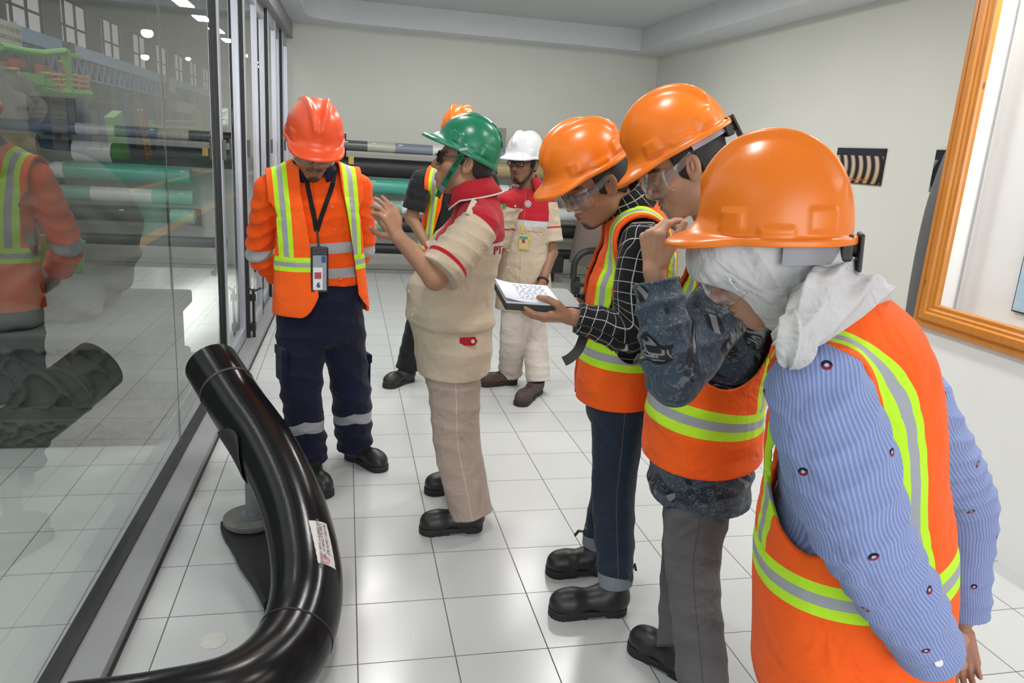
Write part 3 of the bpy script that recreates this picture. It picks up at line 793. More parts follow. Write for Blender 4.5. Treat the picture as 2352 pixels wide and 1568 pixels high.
def iso_x(name, parts, ex, mat, parent, col):
    Vs, Qs, CL, n = [], [], [], 0
    for i, (f, lo, hi, h) in enumerate(parts):
        v, q = isomesh(f, lo, hi, h*QF)
        if i == 0:
            ins = np.zeros(len(v), bool)
            for a, b in ex: ins |= ((v > a+h*.6) & (v < b-h*.6)).all(1)
            q = q[~ins[q].all(1)]
            used = np.zeros(len(v), bool); used[q.ravel()] = True; mp = np.cumsum(used)-1; v = v[used]; q = mp[q]
        Vs.append(v); Qs.append(q+n); n += len(v)
    vv = np.concatenate(Vs); qq = np.concatenate(Qs)
    me = bpy.data.meshes.new(name); me.vertices.add(len(vv)); me.vertices.foreach_set('co', (vv-wloc(parent)).astype(f4).ravel())
    me.loops.add(len(qq)*4); me.loops.foreach_set('vertex_index', qq.astype(np.int32).ravel())
    me.polygons.add(len(qq)); me.polygons.foreach_set('loop_start', np.arange(0, len(qq)*4, 4, dtype=np.int32)); me.polygons.foreach_set('loop_total', np.full(len(qq), 4, np.int32))
    me.materials.append(mat.m); me.update(calc_edges=True); me.validate()
    me.polygons.foreach_set('use_smooth', np.ones(len(me.polygons), bool))
    a = me.attributes.new('col', 'FLOAT_COLOR', 'POINT'); a.data.foreach_set('color', col(vv).astype(f4).ravel())
    o = bpy.data.objects.new(name, me); COL.objects.link(o); o.parent = parent; return o
def collar(pr, mat, gap=25, r0=.062, r1=.098, hgt=.055, trim=None, tilt=.35, drop=.0, fr=1.0):
    """folded shirt collar round the neck; open at the front"""
    nk = pr.tp[5]; ax = nrm(pr.hc-R3(pr)*0-nk); ax = nrm(UP*.35+ax*.8); f = nrm(pr.f-ax*(pr.f@ax)); r = np.cross(f, ax)
    V_ = []; n = 40; rows = [(r0, .045), (r0+.004, .05), (r0+.012, .046), (r0+.022, .026), (r1, .0)]
    for (rr, zz) in rows:
        for k in range(n):
            u = -1+2*k/(n-1); w = math.radians(gap+(360-2*gap)*(k/(n-1))); pt = max(0, (abs(u)-.8)/.2)
            rad = rr; dn = 0
            if rr > r0+.01: dn = pt*.03*(rr-r0)/(r1-r0)*fr
            V_.append(nk+ax*(zz*hgt/.055-dn+drop)+f*(rad*math.cos(w))*1.0+r*(rad*math.sin(w))+f*tilt*.02*math.cos(w))
    Fc = [[i*n+k, i*n+k+1, (i+1)*n+k+1, (i+1)*n+k] for i in range(len(rows)-1) for k in range(n-1)]
    o = mobj('collar', V_, Fc, mat, pr.root, smooth=True, world=True)
    a_ = o.data.attributes.new('lc', 'FLOAT_VECTOR', 'POINT'); a_.data.foreach_set('vector', np.array([(k*2*math.pi*.085/n, 0, .5+i*.022) for i in range(len(rows)) for k in range(n)], f4).ravel()); md = o.modifiers.new('thickness', 'SOLIDIFY'); md.thickness = .003; md.offset = 0
    if trim:
        b = MB(); b.tube([V_[4*n+k] for k in range(n)], .0035, 6, caps=False); b.out('collar_trim', trim, o, world=True, smooth=True)
    return o
def R3(p): return V(0, 0, 0)
def vest_mat(name, x0=.115, w=.026, s0=.2, sw=.05, col=(1, .115, .008), cut=9., grey=(.36, .37, .40), plain=None):
    m = Mat(name, col, .7, spec=.2, sheen=.05)
    x, y, s = m.attr('lc'); n = m.noise(7, 3, dist=.6); w_ = m.noise(700, 1)
    base = m.mix(n, (col[0]*.93, col[1]*.8, col[2]), (min(1, col[0]*1.05), col[1]*1.25, col[2]*1.6))
    dx = (x.abs()-x0).abs(); ds = (s-(s0+sw/2)).abs()
    inv = dx.lt(w)*s.gt(s0); inh = ds.lt(sw/2)
    lime = inv.mx(inh); gv = dx.lt(w*.36)*s.gt(s0+sw*.5); gh = ds.lt(sw*.17)
    g = (gv*(inh*(1-0) if False else (ds.gt(sw*.5)))).mx(gh) if False else (gv*ds.gt(sw*.5)).mx(gh*inh)
    c = m.mix(lime, base, (.52, .86, .03)); c = m.mix(g, c, grey)
    m.base(c); m.bump(n*1.0+w_*.012, .55, .05); m.rough(g*-.35+.75)
    return m
# ================================================================ materials of the setting
def floor_mat():
    m = Mat('floor_tiles', (.8, .8, .8), .12, spec=.5)
    x, y, z = m.obj()
    u = (x-.046)/.302; v = (y-2.027)/.3135
    du = (u.fr()-.5).abs(); dv = (v.fr()-.5).abs()
    j = du.gt(.4935).mx(dv.gt(.4945))
    tv = m.noise(1.0, 0, m.vec(u.floor()*7.3, v.floor()*5.1)); st = m.noise(3.5, 4); dirt = m.noise(40, 3).smooth(.66, .78)
    c = m.mix(tv, (.50, .51, .51), (.56, .565, .56)); c = m.mix(st.smooth(.45, .8)*.35, c, (.50, .49, .46)); c = m.mix(dirt*.22, c, (.3, .29, .27))
    c = m.mix(j*.9, c, (.06, .058, .055)); m.base(c)
    m.rough((st*.12+.16)*(j*-1.+1.)+j*.8); m.bump(j*-1., .25, .002)
    return m
M = {}
M['floor'] = floor_mat()
w = Mat('cream_wall', (.66, .655, .60), .75, spec=.25)
w.base(w.mix(w.noise(1.3, 5, dist=.5), (.66, .66, .60), (.74, .735, .68))); w.bump(w.noise(60, 3), .15, .004); M['wall'] = w
w = Mat('partition_paint', (.78, .79, .78), .6, spec=.3)
w.base(w.mix(w.noise(2.2, 5), (.74, .75, .735), (.81, .815, .81))); w.bump(w.noise(45, 3), .12, .004); M['white'] = w
M['ceil'] = vary('ceiling_paint', (.55, .58, .585), .8, .04)
M['soffit'] = vary('soffit_paint', (.66, .68, .71), .7, .04)
M['alu'] = vary('anodised_aluminium', (.50, .51, .56), .35, .08, metal=.7)
M['alud'] = vary('dull_aluminium_rail', (.30, .30, .31), .5, .1, metal=.3)
M['gask'] = Mat('black_gasket', (.012, .012, .014), .5)
M['black'] = vary('black_paint', (.014, .014, .015), .45, .2)
M['blackr'] = vary('black_rubber', (.012, .012, .013), .65, .25)
M['white_pl'] = Mat('white_plastic', (.75, .75, .75), .35)
M['pane'] = clear('clear_glass', (.93, .965, .95), 1.52)
_x = M['pane'].m
M['steel'] = Mat('galvanised_steel', (.12, .12, .11), .5, metal=.5)
M['dark'] = vary('dark_opening', (.02, .02, .02), .9)

def G(Y): return -.80+.012*(Y-2)
def gl_box(b, Y0, Y1, x0, x1, z0, z1):
    """box that follows the glass line"""
    b.add([(G(Y0)+x0, Y0, z0), (G(Y0)+x1, Y0, z0), (G(Y1)+x1, Y1, z0), (G(Y1)+x0, Y1, z0), (G(Y0)+x0, Y0, z1), (G(Y0)+x1, Y0, z1), (G(Y1)+x1, Y1, z1), (G(Y1)+x0, Y1, z1)],
          [(3, 2, 1, 0), (4, 5, 6, 7), (0, 1, 5, 4), (1, 2, 6, 5), (2, 3, 7, 6), (3, 0, 4, 7)]); return b
def struct(name, b, mat, parent=None, smooth=False):
    o = b.out(name, mat, parent, smooth=smooth)
    if parent is None: o['kind'] = 'structure'
    return o
# room shell
struct('floor', MB().box((-.80, -3.5, -.12), (6.5, 9.5, 0)), M['floor'])
struct('floor_lobby', MB().box((-2.62, -3.5, -.12), (-.801, 9.15, 0)), M['floor'])
struct('wall_back', MB().box((-.705, 9.4, 0), (3.95, 9.55, 3.2)), M['wall'])
struct('wall_right', MB().box((3.80, 2.95, 0), (3.95, 9.4, 3.2)), M['wall'])
b = MB().box((2.70, -3.5, 0), (2.95, 3.05, .90)); b.box((2.70, -3.5, 2.5), (2.95, 3.05, 3.2)); b.box((2.80, -3.5, .90), (2.95, 3.05, 2.5))
b.box((2.70, 2.95, .90), (2.80, 3.05, 2.5)); b.box((2.95, 2.95, 0), (3.95, 3.05, 3.2))
struct('wall_partition', b, M['white'])
struct('ceiling', MB().box((-.85, -3.5, 3.0), (3.95, 9.4, 3.1)), M['ceil'])
b = MB().box((-.85, 9.0, 2.765), (3.8, 9.4, 3.0)); b.box((3.4, 3.03, 2.765), (3.8, 9.0, 3.0))
b.box((-.86, -3.5, 2.76), (-.42, 9.0, 3.0)); 
cv = [(-.42, 9.0)]+[(-.42+.42*(1-math.cos(a)), 9.0-.42*(1-math.sin(a))) for a in np.linspace(0, math.pi/2, 9)]
b.prism([(x, y) for x, y in cv], (0, 0, 2.766), (1, 0, 0), (0, 1, 0), (0, 0, 1), .234)
struct('trim_1', b, M['soffit'])
b = MB().box((-.62, 9.375, 0), (3.8, 9.4, .008)); b.box((3.785, 3.03, 0), (3.8, 9.4, .008)); struct('baseboard_back', b, vary('grime_line', (.2, .19, .16), .8))
# glass wall
b = gl_box(MB(), -3.2, 9.4, .035, .135, 0, .05); b2 = gl_box(MB(), -3.2, 9.4, -.02, .0349, 0, .058); gl_box(b2, -3.2, 9.4, .1351, .142, 0, .012)
rail = struct('trim_2', b, M['alud']); struct('gasket', b2, M['gask'], rail)
gl_box(MB(), -3.2, 9.4, .0, .12, 2.60, 2.765)
hd = struct('trim_3', gl_box(MB(), -3.2, 9.4, -.04, .12, 2.60, 2.765), M['alud'])
Ys = [-3.2, 1.0, 3.66, 4.92]
for i in range(3):
    o = struct('window_%d' % (i+1), gl_box(MB(), Ys[i]+.003, Ys[i+1]-.003, .0, .008, .058, 2.60), M['pane'])
    struct('silicone_joint', gl_box(MB(), Ys[i+1]-.003, Ys[i+1]+.003, -.001, .009, .058, 2.60), vary('silicone', (.10, .11, .08), .4), o)
# framed sliding leaves
dY = [4.92, 5.80, 6.58, 7.35, 8.05, 8.72, 9.36]
for i in range(6):
    y0, y1 = dY[i], dY[i+1]; off = .03 if i % 2 else 0
    fr = MB(); gl_box(fr, y0+.014, y0+.085, off-.01, off+.035, .05, 2.6); gl_box(fr, y1-.055, y1-.01, off-.01, off+.035, .05, 2.6)
    gl_box(fr, y0+.085, y1-.055, off-.008, off+.033, .05, .14); gl_box(fr, y0+.085, y1-.055, off-.008, off+.033, 2.5, 2.6)
    o = struct('door_%d' % (i+1), fr, M['alu'])
    struct('door_gasket', gl_box(gl_box(MB(), y0+.0, y0+.0139, off-.005, off+.03, .05, 2.6), y0+.085, y0+.092, off+.0, off+.02, .14, 2.5), M['gask'], o)
    struct('glazing', gl_box(MB(), y0+.095, y1-.055, off+.006, off+.014, .14, 2.5), M['pane'], o)
    g = G(y0)+off
    hb = MB(); hb.box((g+.03, y0+.045, 1.38), (g+.055, y0+.07, 1.50), .004); hb.box((g+.03, y1-.05, 1.39), (g+.045, y1-.025, 1.48), .003)
    struct('door_handle', hb, M['steel'], o)
    if i in (1, 2):
        hb = MB(); hb.tube([(g+.055, y0+.03, .0), (g+.055, y0+.03, .42)], .011, 10); hb.box((g+.03, y0+.0, .10), (g+.07, y0+.06, .16), .004); hb.box((g+.03, y0+.01, .33), (g+.072, y0+.05, .38), .004)
        hb.tube([(g+.055, y0+.03, .40), (g+.10, y0+.12, .41)], .009, 8); hb.tube([(g+.055, y0+.03, .40), (g+.03, y0-.06, .45)], .006, 8)
        struct('floor_bolt', hb, M['black'], o)
# ceiling lamps
lamp_e = emis('lamp_diffuser', (1, .985, .96), 5)
for i, (x, y) in enumerate([(.25, 6.9), (1.9, 6.9), (.25, 5.4), (1.9, 5.4), (.25, 3.8), (1.9, 3.8), (.25, 1.8), (1.9, 1.8)]):
    e = empty('ceiling_lamp', (x, y, 2.962), 'square white ceiling lamp, %s from the back wall in the %s row' % (['first', 'second', 'third', 'last'][i//2], ['left', 'right'][i % 2]), 'lamp', 'square ceiling lamps')
    b = MB(); b.box((-.17, -.17, 0), (.17, .17, .04), .004); b.out('lamp_frame', M['white_pl'], e)
    MB().box((-.14, -.14, -.004), (.14, .14, -.0005)).out('diffuser', lamp_e, e)
    area('lamp_glow', (x, y, 2.945), .28, 17 if y < 3 else 22, (0, 0, 0), (1, .985, .96))

# wooden framed display case in the partition
wood = Mat('varnished_pine', (.55, .23, .03), .28, coat=.4)
x, y, z = wood.obj(); n1 = wood.noise(3, 4, wood.vec(x*14, y*14, z*1.5), dist=1.2); kn = wood.voro(2.3, wood.vec(x*3, y*3, z*1.3))
wood.base(wood.mix(kn.lt(.045)*.8, wood.mix(n1, (.42, .14, .013), (.60, .24, .032)), (.12, .05, .015)))
M['wood'] = wood
e = empty('display_case', (2.70, 1.2, .85), 'wooden framed wall display case with photographs inside, on the right-hand partition', 'display case')
def frame_bar(p0, p1, wd, inward):
    """moulded bar: profile swept from p0 to p1 on the plane X=2.7"""
    prof = [(0, 0), (0, .030), (.010, .036), (.020, .036), (.024, .030), (.034, .044), (.056, .044), (.062, .034), (.070, .034), (.076, .026), (.088, .026), (.092, .016), (.092, 0)]
    prof = [(a*wd/.092, b_) for a, b_ in prof]; inward = nrm(inward); V_ = []; t = nrm(np.subtract(p1, p0))
    for q, sg in ((p0, 1), (p1, -1)):
        for a, b_ in prof: V_.append(np.asarray(q)+inward*a+t*sg*a*1.0+V(-1, 0, 0)*b_)
    n = len(prof); return V_, [[i, (i+1) % n, n+(i+1) % n, n+i] for i in range(n)]+[list(range(n)), [n+i for i in range(n)]]
FW = .118; b = MB(); fy0, fy1, fz0, fz1 = -.6, 3.05, .860, 2.62
for p0, p1, inn in (((2.7, fy0, fz0), (2.7, fy1, fz0), (0, 0, 1)), ((2.7, fy0, fz1), (2.7, fy1, fz1), (0, 0, -1)), ((2.7, fy1, fz0), (2.7, fy1, fz1), (0, -1, 0)), ((2.7, fy0, fz0), (2.7, fy0, fz1), (0, 1, 0))):
    v_, f_ = frame_bar(p0, p1, FW, inn); b.add(np.array(v_)-V(2.70, 1.2, .85), f_)
b.out('case_frame', M['wood'], e)
MB().box((2.785-2.7, -1.7, .06), (2.798-2.7, 1.73, 1.62)).out('back_panel', M['white'], e)
def picture(name, X_, y0, y1, z0, z1, mat, label, group=None, th=.015, sgn=-1):
    o = empty(name, (X_, (y0+y1)/2, z0), label, 'picture', group)
    hy = abs(y1-y0)/2
    MB().box((sgn*th, -hy, 0), (0, hy, z1-z0), .001).out('picture_board', M['black'], o)
    MB().box((sgn*(th+.002), -hy+.006, .006), (sgn*(th+.0001), hy-.006, z1-z0-.006)).out('picture_print', mat, o); return o
m = Mat('foliage_print', (.02, .09, .03), .25)
m.base(m.mix(m.noise(30, 4).smooth(.42, .62), (.004, .012, .008), m.mix(m.noise(80, 2), (.012, .075, .022), (.10, .22, .06)))); 
picture('wall_picture', 2.785, 1.6, 2.60, 1.68, 2.25, m, 'dark green foliage picture in the display case, upper one')
m = Mat('sea_print', (.25, .45, .65), .25); x, y, z = m.obj()
m.base(m.mix(m.noise(12, 4), (.22, .38, .55), (.62, .78, .88)))
picture('wall_picture', 2.785, 1.6, 2.62, 1.02, 1.40, m, 'pale blue picture in the display case, below the green one')
# pictures on the far right wall
def pipes_mat(name, ca, cb, freq, cv_):
    m = Mat(name, (.1, .1, .1), .2); x, y, z = m.obj()
    u = y*freq+(z-.10)*(z-.10)*cv_; q = (u.fr()-.5).abs(); band = q.lt(.30); n = m.noise(60, 2)
    top = z.gt(.205); sh = q.smooth(0., .33)
    c = m.mix(sh, m.mix(z.smooth(.0, .15), ca, cb), tuple(v*.35 for v in ca)); c = m.mix(band, (.012, .009, .010), c); c = m.mix(top, c, (.015, .016, .03))
    c = m.mix(z.within(.02, .035)*m.noise(120, 1).gt(.5)*y.abs().lt(.14), c, (.6, .05, .03)); m.base(c); return m
picture('wall_picture', 3.80, 4.90, 5.46, 1.46, 1.72, pipes_mat('bent_pipe_print', (.55, .36, .14), (.62, .50, .46), 11, -34.), 'small dark photo of a row of bent pipes, on the right wall')
picture('wall_picture', 3.80, 3.86, 4.41, 1.45, 1.72, pipes_mat('grey_pipe_print', (.30, .28, .30), (.36, .34, .38), 8, 30.), 'small grey photo mostly hidden behind the dark curved pipe, right wall')
# grey curved pipe leaning on the right wall
def bez(pts, n=8):
    pts = [np.asarray(p, float) for p in pts]; E_ = [2*pts[0]-pts[1]]+pts+[2*pts[-1]-pts[-2]]; o = []
    for i in range(len(pts)-1):
        p0, p1, p2, p3 = E_[i:i+4]
        for k in range(n):
            t = k/n; o.append(.5*(2*p1+(p2-p0)*t+(2*p0-5*p1+4*p2-p3)*t*t+(3*p1-p0-3*p2+p3)*t**3))
    return o+[pts[-1]]
gp = vary('grey_rubber_hide', (.11, .11, .115), .55, .2, 9)
pts = bez([P(2245, 300, 3.45), P(2200, 395, 3.52), P(2160, 520, 3.56), P(2125, 700, 3.6), P(2100, 900, 3.6), P(2085, 1120, 3.6)])
c0 = pts[-1].copy(); pts.append(V(pts[-1][0], pts[-1][1], 0)) if pts[-1][2] > 0 else None
ap = MB().tube([p-c0*V(1, 1, 0) for p in pts], .095, 28)
e = ap.out('curved_pipe', gp, None, smooth=True); e.location = (c0[0], c0[1], 0)
e.data.materials[0] = gp.m
tag(e, 'tall dark grey curved pipe leaning against the right wall behind the display case', 'pipe')
zmin = min(v.co.z for v in e.data.vertices)

# ================================================================ big black pipe bend
pb = Mat('glossy_black_pipe', (.008, .008, .009), .16, spec=.2); x, y, z = pb.obj(); n = pb.noise(4, 4, dist=1.5)
pb.base(pb.mix(n.smooth(.55, .75)*.5, (.008, .008, .009), (.020, .010, .008))); pb.rough(n*.16+.12); pb.bump(pb.noise(22, 2), .03, .01)
e = empty('pipe_bend', (-.30, 2.6, 0), 'thick glossy black curved pipe on a floor stand beside the glass wall', 'pipe')
path = bez([P(487, 838, 3.3), P(545, 930, 3.08), P(612, 1030, 2.84), P(672, 1160, 2.55), P(703, 1300, 2.28), P(697, 1410, 2.10), P(648, 1515, 1.93), P(540, 1600, 1.79), P(350, 1650, 1.72), P(150, 1680, 1.70)], 8)
rp = .112
b = MB(); b.tube(path, rp, 48, caps=False); 
inn = path[:6]; b.tube(inn, rp-.018, 48, caps=False)
t0 = nrm(path[0]-path[1])
def ringface(c, t, r0, r1, n=48):
    a = nrm(np.cross(t, (0, 0, 1))); bb = np.cross(t, a); v = [c+(a*math.cos(2*math.pi*k/n)+bb*math.sin(2*math.pi*k/n))*r for r in (r0, r1) for k in range(n)]
    return v, [[k, (k+1) % n, n+(k+1) % n, n+k] for k in range(n)]
b.add(*ringface(path[0], t0, rp-.018, rp))
b.out('pipe_body', pb, e, smooth=True, world=True)
b = MB(); c = path[5]; t = nrm(path[6]-path[4]); b.tube([c-t*.006, c+t*.006], rp+.0022, 48); b.out('joint_band', vary('worn_joint', (.05, .04, .04), .5, .3), e, smooth=True, world=True)
b = MB(); j = 44; c = path[j]; t = nrm(path[j+1]-path[j-1]); b.tube([c-t*.003, c+t*.003], rp+.0015, 48); b.out('seam_ring', M['blackr'], e, smooth=True, world=True)
# paper label following the pipe surface
def on_pipe(s_, ang):
    """s_: path index (float), ang: angle about the path, 0 = towards the camera"""
    i = int(s_); fr = s_-i; c = path[i]*(1-fr)+path[i+1]*fr; t = nrm(path[min(i+2, len(path)-1)]-path[max(i-1, 0)]); k = nrm(CC-c); k = nrm(k-t*(k@t)); u = np.cross(t, k)
    return c, t, k, u, lambda r, a=ang: c+(k*math.cos(a)+u*math.sin(a))*r
lab = Mat('paper_label', (.62, .58, .55), .6); V_ = []; nn = 12
s0, s1, a0, a1 = 29.2, 35.2, -.28, -.86
for i in range(nn+1):
    for k in range(9):
        sv = s0+(s1-s0)*i/nn; av = a0+(a1-a0)*k/8
        V_.append(on_pipe(sv, av)[4](rp+.0012))
lo_ = mobj('paper_label', V_, [[i*9+k, i*9+k+1, (i+1)*9+k+1, (i+1)*9+k] for i in range(nn) for k in range(8)], lab, e, smooth=True, world=True)
ink = Mat('label_ink', (.20, .17, .17), .6); pink = Mat('label_pink', (.55, .22, .28), .6)
for kk, (av, body, sa) in enumerate(((-.45, 'PIPE LINED WITH A-RUBBER HOSE', 32.0), (-.57, 'APPL. AT BEND FOR PIPE 2', 31.9), (-.70, 'JOB: SLURRY LINE 8 IN.', 31.4))):
    c, t, k, u, fn = on_pipe(sa, av); nz = nrm(fn(1)-c); text('label_text', body, .0135, ink, lo_, fn(rp+.002), -t, np.cross(nz, -t), .0003)
b = MB(); c, t, k, u, fn = on_pipe(34.5, -.52); nz = nrm(fn(1)-c); sd = np.cross(nz, t)
ring = [fn(rp+.0022)+t*.017*math.cos(a)+sd*.017*math.sin(a) for a in np.linspace(0, 2*math.pi, 25)[:-1]]; r2 = [fn(rp+.0022)+t*.009*math.cos(a)+sd*.009*math.sin(a) for a in np.linspace(0, 2*math.pi, 25)[:-1]]
b.add(ring+r2, [[k_, (k_+1) % 24, 24+(k_+1) % 24, 24+k_] for k_ in range(24)]); b.out('label_emblem', pink, lo_, world=True)
# stand of the bend: saddle, post, disc
c = F(578, 1196, .05); b = MB(); b.lathe([(0, .0), (.105, .0), (.108, .006), (.108, .022), (.100, .026), (0, .026)], (c[0], c[1], .05), 32); b.out('stand_disc', vary('worn_grey_paint', (.16, .155, .14), .6, .35, 25), e, smooth=True, world=True)
top = P(585, 1100, 2.93); b = MB(); b.tube([(c[0]+.01, c[1], .075), (c[0]+.01, c[1], .30)], .032, 20); b.tube([(c[0]+.01, c[1], .075), (c[0]+.01, c[1], .083)], .05, 20); b.out('stand_post', vary('brushed_grey_post', (.17, .175, .18), .4, .2, 20), e, smooth=True, world=True)
i = 17; sd = []
b = MB(); V_ = []
for i in range(11, 19):
    c_ = path[i]; t = nrm(path[i+1]-path[i-1]); dn = V(-.85, -.1, -.5); dn = nrm(dn-t*(dn@t)); sv = np.cross(t, dn); wd = .9*math.sin(math.pi*(i-10.5)/8.)+.25
    for a in np.linspace(-wd, wd, 11):
        V_.append(c_+(dn*math.cos(a)+sv*math.sin(a))*(rp+.012))
o = mobj('saddle', V_, [[i*11+k, i*11+k+1, (i+1)*11+k+1, (i+1)*11+k] for i in range(7) for k in range(10)], M['blackr'], e, smooth=True, world=True)
o.modifiers.new('thickness', 'SOLIDIFY').thickness = .006
# low dark rubber weight carrying the stand
base = bez([F(575, 1200, .02), F(600, 1270, .03), F(640, 1325, .03), F(668, 1375, .03)], 6)
b = MB(); b.tube(base, [.115, .113, .108, .10, .095]+[.09]*(len(base)-5), 28)
o = b.out('rubber_ballast', M['blackr'], None, smooth=True)
for v in o.data.vertices: v.co.z = max(.0, min(.045, v.co.z)) 
tag(o, 'low black curved rubber hose on the floor under the pipe stand', 'ballast')
o.location = (0, 0, 0)
# floor cap
c = F(490, 1472); b = MB(); b.lathe([(0, .004), (.030, .004), (.033, .002), (.036, .0035), (.040, .002), (.041, 0)], (c[0], c[1], 0), 32)
tag(b.out('drain_cover', vary('chipped_plaster', (.62, .60, .57), .5, .15, 60), smooth=True), 'round white drain cover in the floor tiles inside the pipe bend', 'drain cover')

# ================================================================ rack of sample rolls at the back wall
rk = empty('roll_rack', (1.7, 9.0, 0), 'tall metal rack along the back wall carrying rows of sample rolls', 'rack')
b = MB()
for x in (-.02, 1.62, 3.42):
    b = MB(); b.box((x-1.7-.025, .18, 0), (x-1.7+.025, .23, 1.60)); b.box((x-1.7-.025, -.35, 0), (x-1.7+.025, .2299, .05)); up_ = b.out('upright', M['black'], rk)
    for z in (.257, .512, .717, .947, 1.139, 1.409): MB().box((x-1.7-.02, -.13, z-.013), (x-1.7+.02, .1799, z)).out('bracket', M['black'], up_)
b = MB().prism([(.0, .46), (.95, .62), (1.0, .66), (0, .66)], (-1.5, .235, 0), (1, 0, 0), (0, 0, 1), (0, 1, 0), .02); b.out('gusset_plate', M['black'], rk)
def roll(x0, x1, z, r, segs, label, yy=9.0, ends=True):
    e = empty('sample_roll', ((x0+x1)/2, yy, z-r), label, 'roll', None)
    first = True
    for (a, b_, mt, nm) in segs:
        q = MB().tube([(a-(x0+x1)/2, 0, r), (b_-(x0+x1)/2, 0, r)], r if nm != 'roll_label' else r+.002, 28, up=(0, 0, 1)); q.out(nm, mt, e, smooth=True)
    return e
cm = lambda n, c, r=.3: vary(n, c, r, .08, 8)
dg, bg, bl, wh = cm('dark_grey_cover', (.10, .105, .11)), cm('beige_cover', (.44, .44, .38)), cm('blue_grey_cover', (.20, .23, .30)), cm('white_cover', (.66, .66, .66))
gr, lg, tan, bk = cm('sea_green_cover', (.07, .36, .28)), cm('pale_green_cover', (.20, .40, .31)), cm('tan_cover', (.36, .28, .13)), cm('black_cover', (.010, .010, .011), .5)
roll(-.22, 3.6, 1.475, .058, [(-.22, -.07, bk, 'roll_end'), (-.07, .24, dg, 'roll_cover'), (.24, .55, bg, 'roll_cover'), (.55, .98, bl, 'roll_cover'), (.98, 1.36, wh, 'roll_label'), (1.36, 2.4, bl, 'roll_cover'), (2.4, 3.6, dg, 'roll_cover')], 'top roll of the back rack, in dark grey, beige and blue-grey sections', 9.0)
roll(-.25, 1.72, 1.245, .105, [(-.25, .02, bk, 'roll_end'), (.02, 1.02, bk, 'roll_cover'), (1.02, 1.4, wh, 'roll_label'), (1.4, 1.72, bk, 'roll_cover')], 'thick matt black roll, second from the top of the back rack', 9.0)
roll(1.74, 3.6, 1.30, .088, [(1.74, 2.6, tan, 'roll_cover'), (2.6, 3.05, wh, 'roll_label'), (3.05, 3.6, bk, 'roll_cover')], 'tan brown roll on the back rack beside the thick black one', 9.0)
roll(.24, 3.3, 1.04, .085, [(.24, 1.5, gr, 'roll_cover'), (1.5, 1.9, wh, 'roll_label'), (1.9, 3.3, gr, 'roll_cover')], 'plain sea-green roll on the back rack under the black roll', 8.98)
roll(.22, 3.2, .805, .080, [(.22, .64, lg, 'roll_cover'), (.64, 1.25, wh, 'roll_cover'), (1.25, 2.1, lg, 'roll_cover'), (2.1, 3.2, wh, 'roll_cover')], 'pale green roll with a white section on the back rack', 8.98)
roll(.22, 3.2, .600, .080, [(.22, .46, lg, 'roll_cover'), (.46, 3.2, bk, 'roll_cover')], 'pale green and black roll, second from the bottom of the rack', 8.98)
roll(-.1, 3.0, .325, .060, [(-.1, 3.0, bk, 'roll_cover')], 'thin black roll, lowest on the back rack', 8.95)
# white dots on the roll ends
for (x, z, r) in ((.0, 1.475, .058), (.31, 1.475, .058), (.61, 1.475, .058), (.31, 1.04, .085), (.33, .805, .08), (.30, .60, .08), (.95, .60, .08)):
    ro = min([o_ for o_ in bpy.data.objects if o_.name.startswith('sample_roll')], key=lambda o_: abs(o_.location.z+r-z)+abs(o_.location.x-x)*.001)
    MB().ball((x-ro.location.x, -r*.80, r+r*.62), (.030, .008, .008), 6).out('sample_sticker', wh, ro, smooth=True)
b = MB(); b.box((1.40, 9.10, 1.50), (1.86, 9.13, 1.78)); o = b.out('info_board', vary('grey_board', (.25, .24, .22), .5))
tag(o, 'grey lettered board standing on the roll rack behind the green helmet', 'board')
for k, tx in enumerate(('THE PIPES AND ROLLS', 'SAMPLES OF RUBBER', 'LINING TYPES')): text('board_lettering', tx, .035, wh, o, (1.65, 9.096, 1.62-k*.045), (1, 0, 0), (0, 0, 1))
b = MB(); b.box((.03, 8.86, 1.27), (.09, 8.893, 1.36), .003); tag(b.out('yellow_tag', vary('yellow_tag', (.5, .36, .08), .5)), 'small yellow tag hanging at the left end of the black roll', 'tag')
# brown roller standing by the back wall, with its black trolley
br = vary('brown_rubber_cover', (.155, .115, .10), .6, .12, 20)
c0 = P(1352, 610, 8.3); c1 = P(1400, 380, 8.3); e = empty('rubber_roller', (c0[0], c0[1], 0), 'large brown rubber covered cylinder tilted on a black wheeled stand by the back wall', 'roller')
ax = nrm(c1-c0); b = MB(); b.tube([c0, c1], .235, 40, caps=False); b.out('roller_cover', br, e, smooth=True, world=True)
for q_ in (MB().add(*ringface(c0, -ax, .11, .235)), MB().add(*ringface(c1, ax, .05, .235))): q_.out('roller_end', vary('roller_core', (.20, .17, .15), .6), e, world=True)
b = MB(); b.tube([c0-ax*.001, c0+ax*.4], .112, 30, caps=False); b.out('roller_bore', M['dark'], e, smooth=True, world=True)
b = MB(); q = bez([P(1316, 640, 8.0), P(1322, 600, 8.0), P(1345, 578, 8.0), P(1385, 575, 8.0)], 6); b.tube(q, .035, 14)
wc = F(1322, 655, .10); b.tube([wc-V(.03, 0, 0), wc+V(.03, 0, 0)], .098, 24, up=(0, 1, 0)); b.tube([wc+V(.5, 0, 0), wc+V(.56, 0, 0)], .098, 24, up=(0, 1, 0)); b.tube([wc, wc+V(.56, 0, .02)], .02, 10)
b.tube([wc+V(.25, 0, .0), c0], .03, 10); b.out('trolley', M['black'], e, smooth=True, world=True)
c = P(1276, 607, 8.75); b = MB().box((c[0]-.075, c[1]-.10, c[2]-.09), (c[0]+.075, c[1]+.25, c[2]+.10), .015); b.box((c[0]-.02, c[1]+.1, 0), (c[0]+.02, c[1]+.14, c[2]-.08))
tag(b.out('floor_speaker', M['black']), 'small black box on a short post behind the white-helmeted person', 'box')
